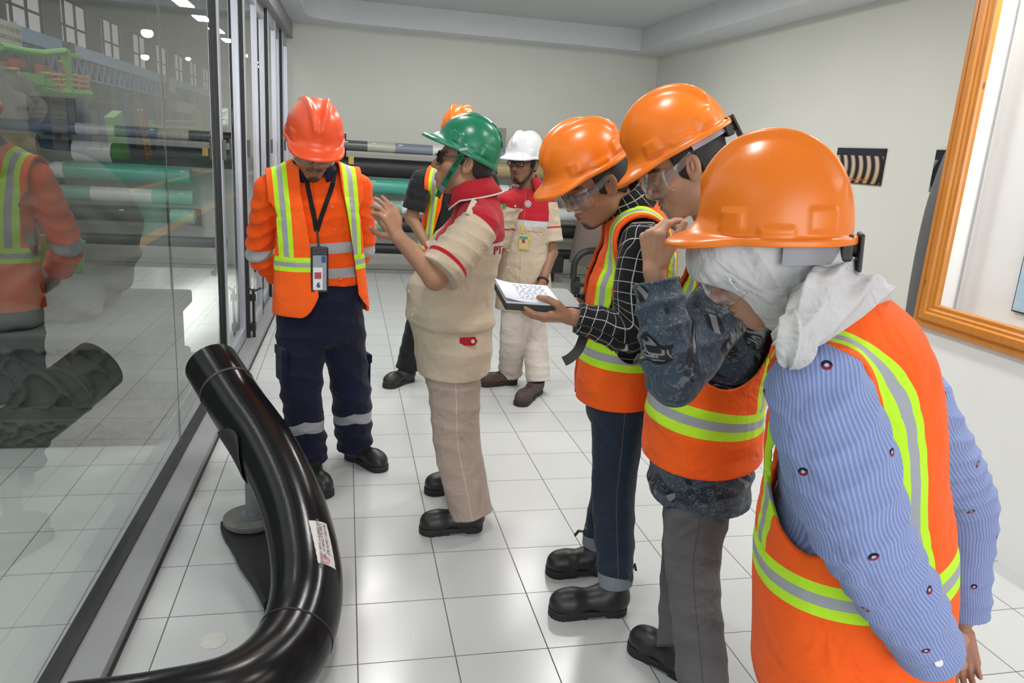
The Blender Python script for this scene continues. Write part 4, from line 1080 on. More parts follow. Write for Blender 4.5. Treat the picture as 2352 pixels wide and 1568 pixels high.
# ================================================================ factory hall behind the glass
def hall_floor():
    m = Mat('hall_floor', (.2, .2, .2), .3); x, y, z = m.obj()
    n = m.noise(.5, 4); g = m.mix(n, (.035, .20, .115), (.06, .27, .17)); gy = m.mix(n, (.10, .11, .10), (.20, .20, .19))
    c = m.mix(x.within(-9.2, -2.75)*(x.within(-6.2, -5.2)*-1.+1.), gy, g); c = m.mix(x.within(-2.85, -2.62).mx(x.within(-5.2, -4.95)), c, (.62, .38, .08)); c = m.mix((x+y*.25).within(1.5, 2.6)*x.lt(-5.2), c, (.25, .25, .25))
    m.base(c); return m
struct('floor_hall', MB().box((-40, -4, -.13), (-2.621, 125, -.002)), hall_floor())
struct('floor_aisle', MB().box((-2.62, 9.151, -.13), (-.62, 125, -.002)), vary('aisle_concrete', (.16, .165, .16), .4, .2, 1))
hg = vary('hall_grey', (.34, .345, .33), .8, .12, .6)
struct('ceiling_hall', MB().box((-40, -4, 8.2), (8, 125, 8.4)), vary('hall_ceiling', (.30, .305, .29), .8))
struct('wall_hall_end', MB().box((-40, 124.5, 0), (8, 125, 8.4)), vary('hall_end', (.25, .26, .25), .8))
struct('wall_hall_right', MB().box((-.62, 9.56, 0), (-.50, 125, 8.4)), hg)
b = MB(); Yw = 32
b.box((-14.6, -4, 0), (-14.3, 95, 5.3)); b.box((-14.6, -4, 7.7), (-14.3, 95, 8.4))
wins = [38.8+k*6.75 for k in range(8)]+[32.0, 25.3, 18.5]
wins.sort()
prev = -4
for y0 in wins:
    b.box((-14.6, prev, 5.3), (-14.3, y0, 7.7)); prev = y0+4.4
b.box((-14.6, min(prev, 94.9), 5.3), (-14.3, 95, 7.7)); struct('wall_hall_left', b, hg)
wp = emis('hall_window_light', (.80, .75, .79), .36)
for i, y0 in enumerate(wins):
    o = struct('window_%d' % (i+4), MB().box((-14.55, y0, 5.3), (-14.5, y0+4.4, 7.7)), wp)
    b = MB()
    for k in (0, .85, 2.6, 4.4): b.box((-14.49, y0+k-.08, 5.3), (-14.40, y0+k+.08, 7.7))
    for z in (5.35, 6.35, 7.65): b.box((-14.49, y0, z-.05), (-14.40, y0+4.4, z+.05))
    struct('window_bars', b, vary('grey_bars', (.09, .09, .09), .7), o)
blue = vary('crane_blue', (.26, .43, .74), .5); dkb = vary('hall_blue', (.05, .14, .26), .6, .2, 1)
e = empty('crane_girder', (-12, 60, 4.2), 'long pale blue crane girder running along the far side of the hall', 'crane girder')
MB().box((-.15, -48, .1), (.15, 64, .62)).out('girder_beam', blue, e)
b = MB()
for k in range(36):
    y = -38+k*1.0; b.tube([(0, y, .1), (0, y+.5, -.75)], .045, 6); b.tube([(0, y+.5, -.75), (0, y+1, .1)], .045, 6)
b.tube([(0, -38, -.75), (0, -2, -.75)], .05, 6); b.out('truss', blue, e)
for k in range(14): MB().box((-.5, -40+k*7, -4.2), (-.2, -39.2+k*7, .1)).out('column', dkb, e)
# blue and pale wall panels under the girder
b = MB()
for k in range(15): b.box((-14.29, 14+k*5.2, 0), (-14.2, 16.6+k*5.2, 4.6))
o = b.out('trim_4', dkb); o['kind'] = 'structure'
b = MB()
for z in (1.2, 2.6, 3.3): b.box((-13.6, 14, z), (-13.5, 95, z+.09))
o = b.out('trim_5', vary('hall_rails', (.20, .17, .14), .6)); o['kind'] = 'structure'
# hall lamps
he = emis('hall_lamp', (1, 1, 1), 16)
ORD = 'first second third fourth fifth sixth seventh eighth ninth tenth eleventh twelfth thirteenth fourteenth fifteenth'.split()
for i in range(15):
    y = 33+i*3.9; o = empty('hall_lamp', (-6.05, y, 6.06), 'square white hall lamp, %s from the left in the long row over the green floor' % ORD[i], 'lamp', 'square lamps over the hall')
    MB().box((-.27, -.9, 0), (.27, .55, .05)).out('lamp_panel', he, o); MB().box((-.3, -.95, .05), (.3, .6, .12)).box((-.02, -.2, .12), (.02, -.16, 2.139)).out('lamp_housing', hg, o)
for i in range(7):
    y = 50+i*6; o = empty('hall_lamp', (-4.6, y, 6.06), 'square white hall lamp, %s from the left in the short row beside the long one' % ORD[i], 'lamp', 'second row of hall lamps')
    MB().box((-.25, -.9, 0), (.25, .5, .05)).out('lamp_panel', he, o); MB().box((-.3, -.95, .05), (.3, .6, .12)).box((-.02, -.2, .12), (.02, -.16, 2.139)).out('lamp_housing', hg, o)
lb = ['upper of two bright round lamps beside the joint of the glass wall', 'lower of two bright round lamps beside the joint of the glass wall', 'small round hall lamp right of the glass joint']
for (px_, py_, Y_, r), l_ in zip(((338, 76, 40, .27), (333, 131, 44, .20), (432, 135, 50, .15)), lb):
    c = P(px_, py_, Y_); o = empty('flood_lamp', c, l_, 'lamp'); MB().ball((0, 0, 0), (r, r, r*.75), 8).out('lamp_glass', he, o, smooth=True); MB().lathe([(0, r*1.0), (r*.5, r*.9), (r*.8, r*.4)], n=16).box((-.02, -.02, r), (.02, .02, 8.199-float(c[2]))).out('lamp_shade', hg, o)
for a, b_, l_ in ((P(483, 262, 124.2), 2.3, 'bright daylight opening at the hall end, left of the door post'), (P(519, 268, 124.2), 2.0, 'bright daylight opening with foliage at the hall end, right of the door post')):
    m = Mat('daylight_foliage', (.8, .9, .8), .6); nz = m.noise(2.2, 4); c_ = m.mix(nz.smooth(.35, .6), (.35, .55, .35), (.95, 1, .97)); m.base(c_); m.nt.links.new(c_, m.b.inputs['Emission Color']); m.b.inputs['Emission Strength'].default_value = 1.5
    o = MB().box((-b_*.45, -.1, -b_*.6), (b_*.45, .29, b_*.6), .1).out('daylight_opening', m); o.location = [float(v) for v in a]; tag(o, l_, 'opening')
# green machine with walkways
gm = vary('machine_green', (.10, .42, .05), .5); om = vary('rail_orange', (.60, .22, .03), .5); rd = vary('machine_red', (.42, .07, .05), .5); dk = vary('machine_dark', (.05, .055, .05), .6)
e = empty('green_machine', (-8, 25, 0), 'tall lime green gantry machine with orange railings beyond the glass', 'machine')
b = MB()
def hb(b, x0, y0, x1, y1, X, t=.12):
    p, q = PX(x0, y0, X), PX(x1, y1, X); b.box((X-t, min(p[1], q[1]), min(p[2], q[2])), (X+t, max(p[1], q[1]), max(p[2], q[2])))
for q in ((148, 112, 160, 222), (95, 178, 120, 200), (158, 122, 178, 136)): hb(b, *q, -8)
def bar(b, x0, y0, x1, y1, X, r): b.tube([PX(x0, y0, X), PX(x1, y1, X)], r, 8)
bar(b, 0, 106, 60, 118, -8, .09); bar(b, 60, 118, 105, 123, -8, .09); bar(b, 100, 122, 150, 117, -8, .09); bar(b, 97, 202, 140, 212, -8, .11); bar(b, 140, 211, 205, 216, -8, .12); bar(b, 96, 168, 118, 170, -8, .05)
bar(b, 0, 182, 45, 184, -8, .12); hb(b, 55, 166, 92, 195, -8)
b.out('machine_frame', gm, e, world=True)
b = MB()
for y in (171, 182, 195): bar(b, 118, y, 150, y+2, -7.9, .035); bar(b, 162, y, 204, y+8 if y < 190 else y+5, -7.9, .035)
for x in (135, 181, 202): bar(b, x, 171, x+1, 207, -7.9, .045)
bar(b, 138, 140, 150, 172, -7.9, .05)
for y in (157, 166, 176): bar(b, 0, y, 41, y+2, -7.9, .04)
bar(b, 6, 156, 6, 178, -7.9, .04); bar(b, 41, 158, 41, 180, -7.9, .04); b.out('railing', om, e, world=True)
b = MB(); 
for q in ((0, 140, 14, 156), (30, 134, 50, 158), (90, 148, 114, 180)): hb(b, *q, -8.6)
b.out('red_tank', rd, e, world=True)
b = MB(); hb(b, 0, 118, 22, 145, -9); hb(b, 52, 120, 62, 162, -9); hb(b, 152, 96, 164, 122, -8.8); hb(b, 74, 120, 92, 160, -9.2); b.out('machine_column', dk, e, world=True)
e2 = empty('conveyor', (-6, 24, 0), 'sloping lime green conveyor with orange ladder beyond the glass', 'conveyor')
b = MB(); p = [PX(262, 270, -6), PX(281, 255, -6), PX(300, 365, -6), PX(280, 365, -6)]
b.add(p+[q+V(-.25, 0, 0) for q in p], [(0, 1, 2, 3), (7, 6, 5, 4), (0, 4, 5, 1), (1, 5, 6, 2), (2, 6, 7, 3), (3, 7, 4, 0)]); b.out('conveyor_bed', vary('pale_machine_green', (.16, .42, .10), .5), e2, world=True)
b = MB(); bar(b, 318, 252, 340, 372, -6.2, .04); bar(b, 326, 252, 348, 360, -6.2, .04)
for k in range(7): bar(b, 320+k*3, 265+k*15, 328+k*3, 264+k*15, -6.2, .025)
bar(b, 380, 278, 455, 280, -8, .04); bar(b, 380, 300, 455, 300, -8, .04)
for x in (380, 405, 430, 455): bar(b, x, 278, x, 318, -8, .04)
b.out('ladder', om, e2, world=True)
b = MB(); hb(b, 345, 275, 382, 305, -8.2); hb(b, 445, 250, 462, 305, -8.5); bar(b, 345, 292, 455, 295, -8.1, .12); b.out('conveyor_frame', vary('grey_green', (.12, .30, .10), .5), e2, world=True)
b = MB(); hb(b, 395, 230, 440, 262, -11, .3); b.out('drive_housing', vary('yellow_grey', (.36, .30, .16), .6), e2, world=True)
sg = MB().box((-.03, -1.05, -.42), (.03, 1.05, .42)).box((-.2, -.8, .3), (0, -.76, .5)).box((-.2, .76, .3), (0, .8, .5)).out('hall_sign', vary('sign_cream', (.50, .46, .38), .5)); c = PX(20, 78, -11.6); sg.location = [float(v) for v in c]; tag(sg, 'cream sign hanging under the blue crane girder', 'sign')
for k, tx in enumerate(('SAFETY IS THE FIRST', 'PRIORITY AT WORK')): text('sign_lettering', tx, .22, vary('sign_ink', (.18, .20, .12), .6), sg, (-11.565+c[0]*0+.0, c[1], c[2]+.16-.3*k), (0, 1, 0), (0, 0, 1), .002)
c = PX(395, 198, -11.7); o = MB().box((-.03, -1.0, -.4), (.03, 1.0, .4)).box((-.12, -.1, .3), (0, .1, .7)).out('hall_sign', vary('sign_white', (.5, .48, .42), .5)); o.location = [float(v) for v in c]; tag(o, 'small pale square sign far along the crane girder', 'sign')

# ================================================================ carved stone lion on its pedestal, just outside the glass
stone = Mat('grey_carved_stone', (.10, .10, .09), .85); stone.base(stone.mix(stone.noise(9, 5), (.065, .066, .06), (.135, .132, .12))); stone.bump(stone.noise(120, 3), .4, .006)
LX = -1.62; LY = 4.45
e = empty('stone_lion', (LX, LY, 0), 'grey carved stone guardian lion on a relief pedestal outside the glass', 'statue')
def ped(p):
    q = p-np.asarray((LX-.15, LY, 0), f4)
    d = bx(q, (0, 0, .07), (.84, .62, .075), .01); d = np.minimum(d, bx(q, (0, 0, .15), (.80, .58, .05), .02))
    d = np.minimum(d, bx(q, (0, 0, .33), (.77, .55, .17), .01)); d = np.minimum(d, bx(q, (0, 0, .52), (.82, .60, .045), .02))
    u = q[:, 0]; z = q[:, 2]; fr = q[:, 1] < -.4
    sw = np.sin(u*21+2.2*np.sin(z*14+1))*np.cos(z*17+1.6*np.sin(u*15)); sw2 = np.sin(u*34+1.5*np.sin(z*60))*np.cos(z*44+np.sin(u*40))
    r1 = np.where((z > .19) & (z < .49), np.clip(.5-np.abs(sw)*1.4, -.2, .5)*.044, 0); r2 = np.where((z > .02) & (z < .13), np.clip(.4-np.abs(sw2), -.2, .4)*.040, 0)
    return d-np.where(fr, r1+r2, 0)
iso('pedestal', [(ped, (LX-1.1, LY-.76, -.01), (LX+.85, LY+.72, .62), .012)], stone, e)
def lion(p):
    q = (p-np.asarray((LX-.13, LY, .56), f4))/1.0
    d = ell(q, (-.05, .05, .36), (.46, .38, .40)); d = smin(d, ell(q, (.26, .10, .40), (.38, .36, .44)), .08); d = smin(d, ell(q, (-.15, .0, .72), (.32, .30, .32)), .12)
    d = smin(d, ell(q, (-.10, -.10, .96), (.28, .26, .27)), .08); d = smin(d, ell(q, (.0, -.28, .80), (.18, .16, .11)), .04)
    d = smin(d, rc(q, (.12, -.24, .55), (.16, -.36, .04), .12, .10), .05); d = smin(d, rc(q, (-.30, -.22, .55), (-.28, -.34, .04), .12, .10), .05)
    d = smin(d, rc(q, (.32, .05, .30), (.38, -.25, .05), .17, .11), .06); d = smin(d, ell(q, (.16, -.44, .05), (.12, .14, .07)), .03); d = smin(d, ell(q, (-.28, -.42, .05), (.12, .14, .07)), .03)
    g = np.random.RandomState(4)
    for k in range(46):
        a = g.uniform(-2.4, 2.4); b_ = g.uniform(-.35, 1.35); r = .30+.05*g.rand(); c = np.array([-.16+r*math.sin(a)*math.cos(b_)*1.05, .03-r*math.cos(a)*math.cos(b_)*.8*(1 if abs(a) > .9 else .3), .93+r*math.sin(b_)])
        rr = g.uniform(.055, .085); v = q-c.astype(f4); dd = np.linalg.norm(v, axis=1)
        m = dd < rr*1.8; ln = np.zeros(len(q), f4); th_ = np.arctan2(v[:, 2], v[:, 0]); ln[m] = .010*np.sin(th_[m]*2+dd[m]*150)
        d = smin(d, dd-rr-ln, .015)
    for sg_ in (-1, 1): d = smin(d, ball(q, (.0+.085*sg_, -.34, .94), .045), .015); d = smax(d, -ball(q, (.0+.05*sg_, -.44, .82), .02), .01)
    d = smax(d, -ell(q, (.02, -.43, .74), (.12, .08, .022)), .015)
    d = smin(d, rc(q, (-.5, .2, .2), (-.55, .05, .75), .10, .05), .04)
    s_ = np.sin(q[:, 0]*26+3*np.sin(q[:, 2]*11))*np.cos(q[:, 2]*22+2*np.sin(q[:, 0]*12)); d = d-.018*s_*np.clip((.75-q[:, 2])*3, 0, 1)
    return d
iso('lion_figure', [(lion, (LX-1.05, LY-.65, .50), (LX+.72, LY+.6, 1.98), .013)], stone, e)
# ================================================================ materials of the people
shell_o = Mat('orange_helmet_shell', (.78, .175, .008), .30, coat=.0); shell_r = Mat('red_orange_helmet_shell', (.80, .085, .02), .3)
shell_g = Mat('green_helmet_shell', (.005, .155, .075), .28); shell_w = Mat('white_helmet_shell', (.58, .59, .60), .35)
hairm = Mat('black_hair', (.012, .010, .009), .55); hairm.bump(hairm.noise(300, 2), .5, .004)
specs = clear('clear_plastic', (.97, .97, .97), 1.5, .03, .012, (.8, .8, .82)); smoke = clear('smoke_lens', (.48, .45, .43), 1.6, .02, .12, (.2, .18, .17)); lensc = clear('spectacle_lens', (.8, .8, .85), 1.6, .01, .06, (.5, .5, .6))
frm_clear = clear('clear_frame', (.85, .86, .88), 1.6, .06, .10, (.7, .7, .74))
leather = Mat('black_leather', (.013, .013, .014), .42, spec=.5); leather.bump(leather.noise(40, 3), .12, .006); sole = vary('rubber_sole', (.013, .013, .013), .7, .2)
grey_t = Mat('reflective_tape', (.33, .34, .37), .45)
button = Mat('button', (.55, .5, .38), .4)
def bodyheel(h, z=.11): q = V(*h); return V(q[0], q[1], z)
def anklept(toe, heel, z=.10):
    d = nrm(V(*toe)-V(*heel)); q = V(*heel)+d*.055; return V(q[0], q[1], z)
def scatter_buttons(p, f, pts, r=.006, mat=None, name='button'):
    for c in pts:
        t = MB(); n = f(c); a = nrm(np.cross(n, UP)); t.tube([c, c+n*.003], r, 12, up=(0.1, .2, 1)); t.out(name, mat or button, p, world=True)
def surf(fn, o, d, far=.5, step=.004):
    """walk from o along d until the implicit surface fn is met"""
    o = np.asarray(o, float); d = nrm(d); n = int(far/step); q = (o+np.outer(np.arange(n)*step, d)).astype(f4); v = fn(q)
    i = np.argmax(v < 0) if (v < 0).any() else n-1
    return q[i].astype(float)

# ---------------------------------------------------------------- 1: navy trousers, orange shirt, open vest
def man1():
    r, l = F(752, 1150), F(885, 1084); rh, lh = F(700, 1078), F(797, 1046)
    p = Person(V(-.08, 3.42, 0), 'person in red-orange helmet and open orange vest looking down, arms behind the back', (.10, -.99), skin=(.30, .155, .09))
    p.torso(P(738, 752, 3.44), P(738, 693, 3.44), P(736, 615, 3.45), P(730, 510, 3.45), P(724, 440, 3.46), P(721, 398, 3.46), rad=[(.185, .12, .13), (.182, .125, .13), (.17, .125, .12), (.175, .12, .12), (.15, .085, .10), (.07, .06, .068)])
    p.headset(P(720, 342, 3.38), pitchdir((.14, -.99), 27, 2), 1.06)
    p.arm('R', P(620, 437, 3.46), P(597, 578, 3.56), P(660, 655, 3.68), .064); p.arm('L', P(820, 432, 3.50), P(832, 572, 3.60), P(765, 655, 3.68), .064)
    p.leg('R', P(692, 740, 3.44), P(693, 905, 3.40), anklept(r, rh), (.108, .088, .082)); p.leg('L', P(782, 740, 3.48), P(806, 893, 3.53), anklept(l, lh), (.108, .088, .080))
    w = p.arms['R'][2]; p.hands.append(hand_caps(w, V(.9, .2, -.5), V(.2, .9, 0), V(0, .2, 1), (25, 35, 20)))
    w = p.arms['L'][2]; p.hands.append(hand_caps(w, V(-.9, .1, -.5), V(-.2, .9, 0), V(0, .2, 1), (15, 25, 20)))
    p.body(.003, .009, .0045, beard=.85, stache=.8, lid=.95, fuzz=.12)
    nav = cloth('navy_drill', (.010, .011, .040), .45, rough=.8); x, y, s = nav.attr('lc'); k = (s/10).fr()*10
    b = (x.abs()-.0)*.35; tape = (k-.46-b).abs().lt(.026)
    nav.base(nav.mix(tape, nav.mix(nav.n_, (.005, .006, .020), (.009, .009, .034)), (.30, .30, .31)))
    p.trousers(nav, .0055, .008, .05, waist=p.tp[2][2]-.005, pel=(.182, .125, .13), bunch=.010)
    for sd, q in (('R', P(646, 838, 3.37)), ('L', P(838, 845, 3.56))):
        b = MB().obox(q, V(.35 if sd == 'R' else .3, -.94, 0), V(-.94, .3, 0), UP, (.055, .012, .075), .008); b.obox(q+UP*.065+V(0, -.012, 0), V(.35, -.94, 0), V(-.94, .3, 0), UP, (.058, .014, .022), .006); b.out('cargo_pocket', nav, p.root, world=True)
    sh = cloth('orange_work_shirt', (.86, .085, .004), .5); x, y, s = sh.attr('lc'); S_ = p.S
    sid = s.gt(9.); k = (s/10).fr()*10
    tape = (((k-.362).abs().lt(.024))*sid).mx((((s-.375).abs().lt(.023)).mx((s-.262).abs().lt(.023)))*(sid*-1.+1.))
    pl = (x-.012).abs().lt(.0012)*y.gt(0)*(sid*-1.+1.)
    sh.base(sh.mix(tape, sh.mix(pl, sh.mix(sh.n_, (.80, .07, .003), (.92, .11, .008)), (.35, .03, .002)), (.36, .36, .38)))
    p.shirt(sh, .20, {'R': 1.72, 'L': 1.72}, .005, fold=.010, seed=5, rs=(.062, .058, .048))
    navc = cloth('navy_collar', (.010, .010, .035), .3); collar(p, navc, 30, .064, .098, .06, drop=.015)
    p.vest(vest_mat('hi_vis_vest_a', .145, .030, .275, .066), .075, [(0, .088), (.15, .088), (.4, .09), (.55, .09), (.66, .085)], .0045, off=.029, hole=(.070, .18), hs0=-.13, xa=.165, shx=.200, gc=-.085, gc1=-.02, corner=.09, neck=.09, fdir=(1, 0, .1))
    p.hair(hairm); p.helmet(shell_r, tilt=0, up=.012, dz=-.012)
    p.goggles(specs, frm_clear, z=.006, down=0)
    for y_ in (.26, .21, .16): pass
    # lanyard with pass holder
    rt = V(-.99, -.14, 0); ff = V(.14, -.99, 0)
    blk = cloth('black_webbing', (.010, .010, .011), .2)
    st = []
    for sd, xs in ((0, (703, 706, 713, 722, 727)), (1, (768, 764, 752, 737, 728))):
        tt = np.linspace(0, 4, 15); st.append([p.surfp(float(xx), float(yy), 3.10)+p.f*.004 for xx, yy in zip(np.interp(tt, range(5), xs), np.interp(tt, range(5), (400, 424, 458, 500, 530)))])
    b = MB(); 
    for s_ in st: b.ribbon(s_, p.f+V(0, 0, .2), .019, .0025)
    ln = b.out('lanyard', blk, p.root, world=True)
    c = p.surfp(733, 618, 3.10)+p.f*.026
    b = MB().tube([p.surfp(728, 528, 3.1)+p.f*.006, c+UP*.085], .004, 8); b.obox(c+UP*.088, rt, ff, UP, (.010, .005, .014), .002); b.out('clip', M['black'], ln, world=True)
    b = MB().obox(c, rt, ff, UP, (.037, .006, .098), .006); b.obox(c+UP*.082, rt, ff, UP, (.034, .009, .018), .004); hd = b.out('pass_holder', M['black'], ln, world=True)
    MB().obox(c+ff*.0065-UP*.010, rt, ff, UP, (.028, .0008, .076)).out('clear_window', Mat('crinkled_clear_film', (.28, .30, .33), .12, metal=.6), hd, world=True)
    cd = MB().obox(c+ff*.0078-UP*.035+rt*.008, rt, ff, UP, (.020, .0006, .048)).out('pass_card', M['white_pl'], hd, world=True)
    MB().obox(c+ff*.0088-UP*.022+rt*.008, rt, ff, UP, (.014, .0005, .014)).out('card_emblem', Mat('card_red', (.45, .05, .06), .5), cd, world=True)
    text('card_number', '6', .030, Mat('card_blue', (.03, .035, .16), .5), cd, c+ff*.009-UP*.064+rt*.006, -rt, UP, .0005, bold=.0015)
    MB().obox(c+ff*.0085+UP*.048-rt*.016, rt, ff, UP, (.009, .0006, .014)).out('blue_sticker', Mat('sticker_blue', (.02, .08, .22), .5), hd, world=True)
    scatter_buttons(p.root, lambda c: p.f, [p.surfp(763, 475, 3.1), p.surfp(770, 527, 3.1)], .006, Mat('orange_button', (.75, .10, .02), .4))
    scatter_buttons(p.root, lambda c: p.f, [p.surfp(781, 638, 3.1)+p.f*.008], .008, Mat('orange_rivet', (.6, .14, .03), .4))
    p.shoe(r, rh, leather, sole, .005, .13); p.shoe(l, lh, leather, sole, .005, .13)
    # folder held behind the back (seen only in the glass)
    gcl = Mat('green_card', (.30, .80, .30), .5); q = p.arms['R'][2]; fo = MB().obox(q+V(.035, .12, .10), V(1, 0, .12), V(0, 1, 0), V(-.12, 0, 1), (.13, .004, .08), .003).out('folder', gcl)
    tag(fo, 'pale green folder held behind the back of the person nearest the glass wall', 'folder')
def surfp(s, x, y, Y0, fn=None):
    """first point of the shirt met by the sight line through this spot of the person's front"""
    a = P(x, y, Y0*.86); b_ = P(x, y, Y0*1.3); return surf(fn or s.shirtf, a, b_-a, np.linalg.norm(b_-a), .002)-nrm(b_-a)*.003
Person.surfp = surfp

# ---------------------------------------------------------------- 2: guide in green helmet
def khaki(name, S_, lean=0.):
    m = cloth(name, (.47, .38, .28), .55, fscale=6); x, y, s0_ = m.attr('lc'); s = s0_
    sid = s.gt(9.); k = (s/10).fr()*10; tor = sid*-1.+1.
    sy = s+y*lean; red = tor*(sy.gt(S_)); band = tor*((sy-(S_-.016)).abs().lt(.016))
    cuff = sid*0.
    c = m.mix(red, m.mix(m.n_, (.44, .355, .26), (.51, .42, .315)), (.36, .012, .02)); c = m.mix(band, c, (.45, .45, .47))
    m.base(c); m.kx = (x, y, s, sid, k, c); return m
def man2():
    l, lh = F(963, 1222), F(1108, 1213); r, rh = F(978, 1132), F(1090, 1120)
    p = Person(V(.45, 2.98, 0), 'person in green helmet and beige and red uniform shirt, explaining with raised hands', (-.99, .10), skin=(.36, .185, .11))
    p.torso(P(1040, 880, 2.97), P(1040, 770, 2.97), P(1036, 680, 2.97), P(1072, 578, 2.97), P(1090, 510, 2.97), P(1087, 462, 2.97), rad=[(.215, .160, .175), (.21, .170, .17), (.185, .175, .165), (.18, .135, .135), (.165, .09, .115), (.075, .065, .068)])
    p.headset(P(1066, 379, 2.97), pitchdir((-.985, .14), -7), 1.08)
    p.arm('L', P(1098, 520, 2.80), P(1000, 640, 2.70), P(915, 545, 2.70), .064); p.arm('R', P(1080, 520, 3.15), P(990, 612, 3.18), P(915, 545, 3.02), .064)
    p.leg('L', P(1042, 810, 2.89), P(1050, 1000, 2.87), anklept(l, lh), (.105, .098, .088)); p.leg('R', P(1038, 810, 3.05), P(1046, 985, 3.08), anklept(r, rh), (.105, .095, .085))
    w = p.arms['L'][2]; p.hands.append(hand_caps(w, V(-.42, .10, .9), V(-.75, .55, -.2), V(.35, .6, .4), (8, 16, 12), L=.98, curls=[(5, 12, 8), (12, 20, 12), (22, 28, 18), (30, 34, 20)], thumb=V(.10, .15, 1.)))
    w = p.arms['R'][2]; p.hands.append(hand_caps(w, V(-.55, -.1, .85), V(-.3, -.9, .1), V(-.5, .1, .4), (15, 22, 15), L=.98))
    p.body(.003, .009, .0028, lid=.55, fuzz=.08, jaw=1.05)
    kh = khaki('khaki_shirt', p.S[3]+.045, .32)
    x, y, s, sid, k, c = kh.kx
    red = sid*((k-.255).abs().lt(.007)); kh.base(kh.mix(red, c, (.40, .012, .02)))
    ptm = cloth('taupe_trousers', (.40, .30, .25), .5, fscale=8); x, y, s = ptm.attr('lc'); seam = x.lt(-.03)*(y.abs().lt(.0016)); ptm.base(ptm.mix(seam, ptm.mix(ptm.n_, (.37, .275, .23), (.43, .33, .28)), (.55, .45, .38)))
    p.trousers(ptm, .0055, .008, .055, waist=p.tp[1][2]+.05, pel=(.155, .14, .145), bunch=.003, seed=33)
    p.shirt(kh, .055, {'L': .93, 'R': .9}, .0045, fold=.009, seed=8, rs=(.078, .07, .06), fdir=(.2, .2, 1), ff=24, ledge=(.265, .013, -.12))
    redc = cloth('red_collar', (.36, .012, .02), .3); collar(p, redc, 34, .070, .115, .072, trim=Mat('white_piping', (.55, .53, .5), .7), tilt=.3, drop=.02)
    # shoulder strap, hem tab, cuff, pocket flap
    o = p.shirtf
    a = [surf(o, P(x_, y_, 2.5), P(x_, y_, 2.9)-P(x_, y_, 2.5), .6, .002) for x_, y_ in ((1094, 462), (1089, 472), (1084, 484), (1079, 494))]
    b = MB().ribbon(bez(a, 3), nrm(V(.1, -.8, .6)), .036, .005); b.out('epaulette', cloth('khaki_tab', (.50, .42, .32), .3), p.root, world=True)
    tabq = surf(o, P(1075, 783, 2.5), P(1075, 783, 2.9)-P(1075, 783, 2.5), .7, .002); n_ = V(0, -1, .05); b = MB().prism([(-.034, -.017), (.026, -.015), (.036, .002), (.026, .019), (-.034, .015)], tabq+V(0, -.006, 0), (1, 0, 0), (0, 0, 1), (0, -1, 0), .004); tb = b.out('hem_tab', redc, p.root, world=True)
    MB().tube([tabq+V(.017, -.010, .002), tabq+V(.017, -.014, .002)], .0075, 14, up=(.1, .1, 1)).out('button', button, tb, world=True)
    scatter_buttons(p.root, lambda c: V(-.7, -.7, 0), [surf(o, P(x_, y_, 2.5), P(x_, y_, 2.9)-P(x_, y_, 2.5), .7, .002) for x_, y_ in ((940, 668), (948, 722))], .006)
    text('back_lettering', 'PT', .045, redc, p.root, surf(o, P(1141, 575, 2.5), P(1141, 575, 2.9)-P(1141, 575, 2.5), .7, .002)+V(.004, -.006, 0), V(.75, .6, 0), UP, .002)
    p.hair(hairm, side=.012, cut=.005)
    h = p.helmet(shell_g, tilt=-17, up=.000, back=-.004, style='m', brim=.045, size=.90, band=None, dz=-.004)
    b = MB()
    Xd, Yd, Zd = p.hdim
    for al in (.42, .72, 1.0):
        r_ = math.sin(al)**.86; x_ = -.030; y_ = -Yd*r_*math.sqrt(1-(x_/(Xd*r_))**2); z_ = Zd*math.cos(al)**.92; q_ = p.htr((x_, y_, z_)); n_ = nrm(p.hR@V(x_/Xd**2, y_/Yd**2, z_/Zd**2)); tt_ = nrm(np.cross(n_, p.hR[:, 0]))
        b.obox(q_+n_*.0065, p.hR[:, 0], tt_, n_, (.0035, .012, .0012))
    b.out('vent_slot', M['black'], h, world=True)
    MB().obox(p.hl(-.121, .012, .055), p.R[:, 0], nrm(-p.R[:, 1]+p.R[:, 2]*.3), p.R[:, 2], (.001, .016, .005)).out('size_plate', Mat('grey_plate', (.30, .33, .32), .4), h, world=True)
    # chin strap with lettering
    A = [p.hl(-.098, .012, .045), p.hl(-.090, .028, .0), p.hl(-.080, .045, -.04), p.hl(-.062, .060, -.08), p.hl(-.040, .070, -.105), p.hl(0, .075, -.128)]
    A2 = [p.hl(-a_[0], a_[1], a_[2]) for a_ in ((-.098, .012, .045), (-.090, .028, .0), (-.080, .045, -.04), (-.062, .060, -.08), (-.040, .070, -.105), (0, .075, -.128))]
    gs = cloth('green_webbing', (.006, .14, .06), .2); nn = np.array([nrm(p.R@V(-1, .25, 0))]*4+[nrm(p.R@V(-.8, .4, -.4)), nrm(p.R@V(0, .3, -1))])
    q1 = bez(A, 4); nn1 = bez(list(nn), 4); b = MB().ribbon(q1, np.array(nn1), .021, .002); nn2 = np.array([nrm(p.R@V(1, .25, 0))]*len(bez(A2, 4))); b.ribbon(bez(A2, 4), nn2, .021, .002)
    cs = b.out('chin_strap', gs, h, world=True)
    b = MB().obox(q1[0], p.R[:, 0], nrm(q1[1]-q1[0]), np.cross(p.R[:, 0], nrm(q1[1]-q1[0])), (.004, .007, .014), .002); b.out('strap_hook', vary('grey_hook', (.4, .4, .4), .4), cs, world=True)
    b = MB().obox(q1[14], nn1[14], nrm(q1[15]-q1[13]), np.cross(nn1[14], nrm(q1[15]-q1[13])), (.004, .014, .014), .002); b.out('strap_buckle', vary('grey_buckle', (.16, .18, .17), .4), cs, world=True)
    ti = Mat('strap_lettering', (.004, .02, .012), .6)
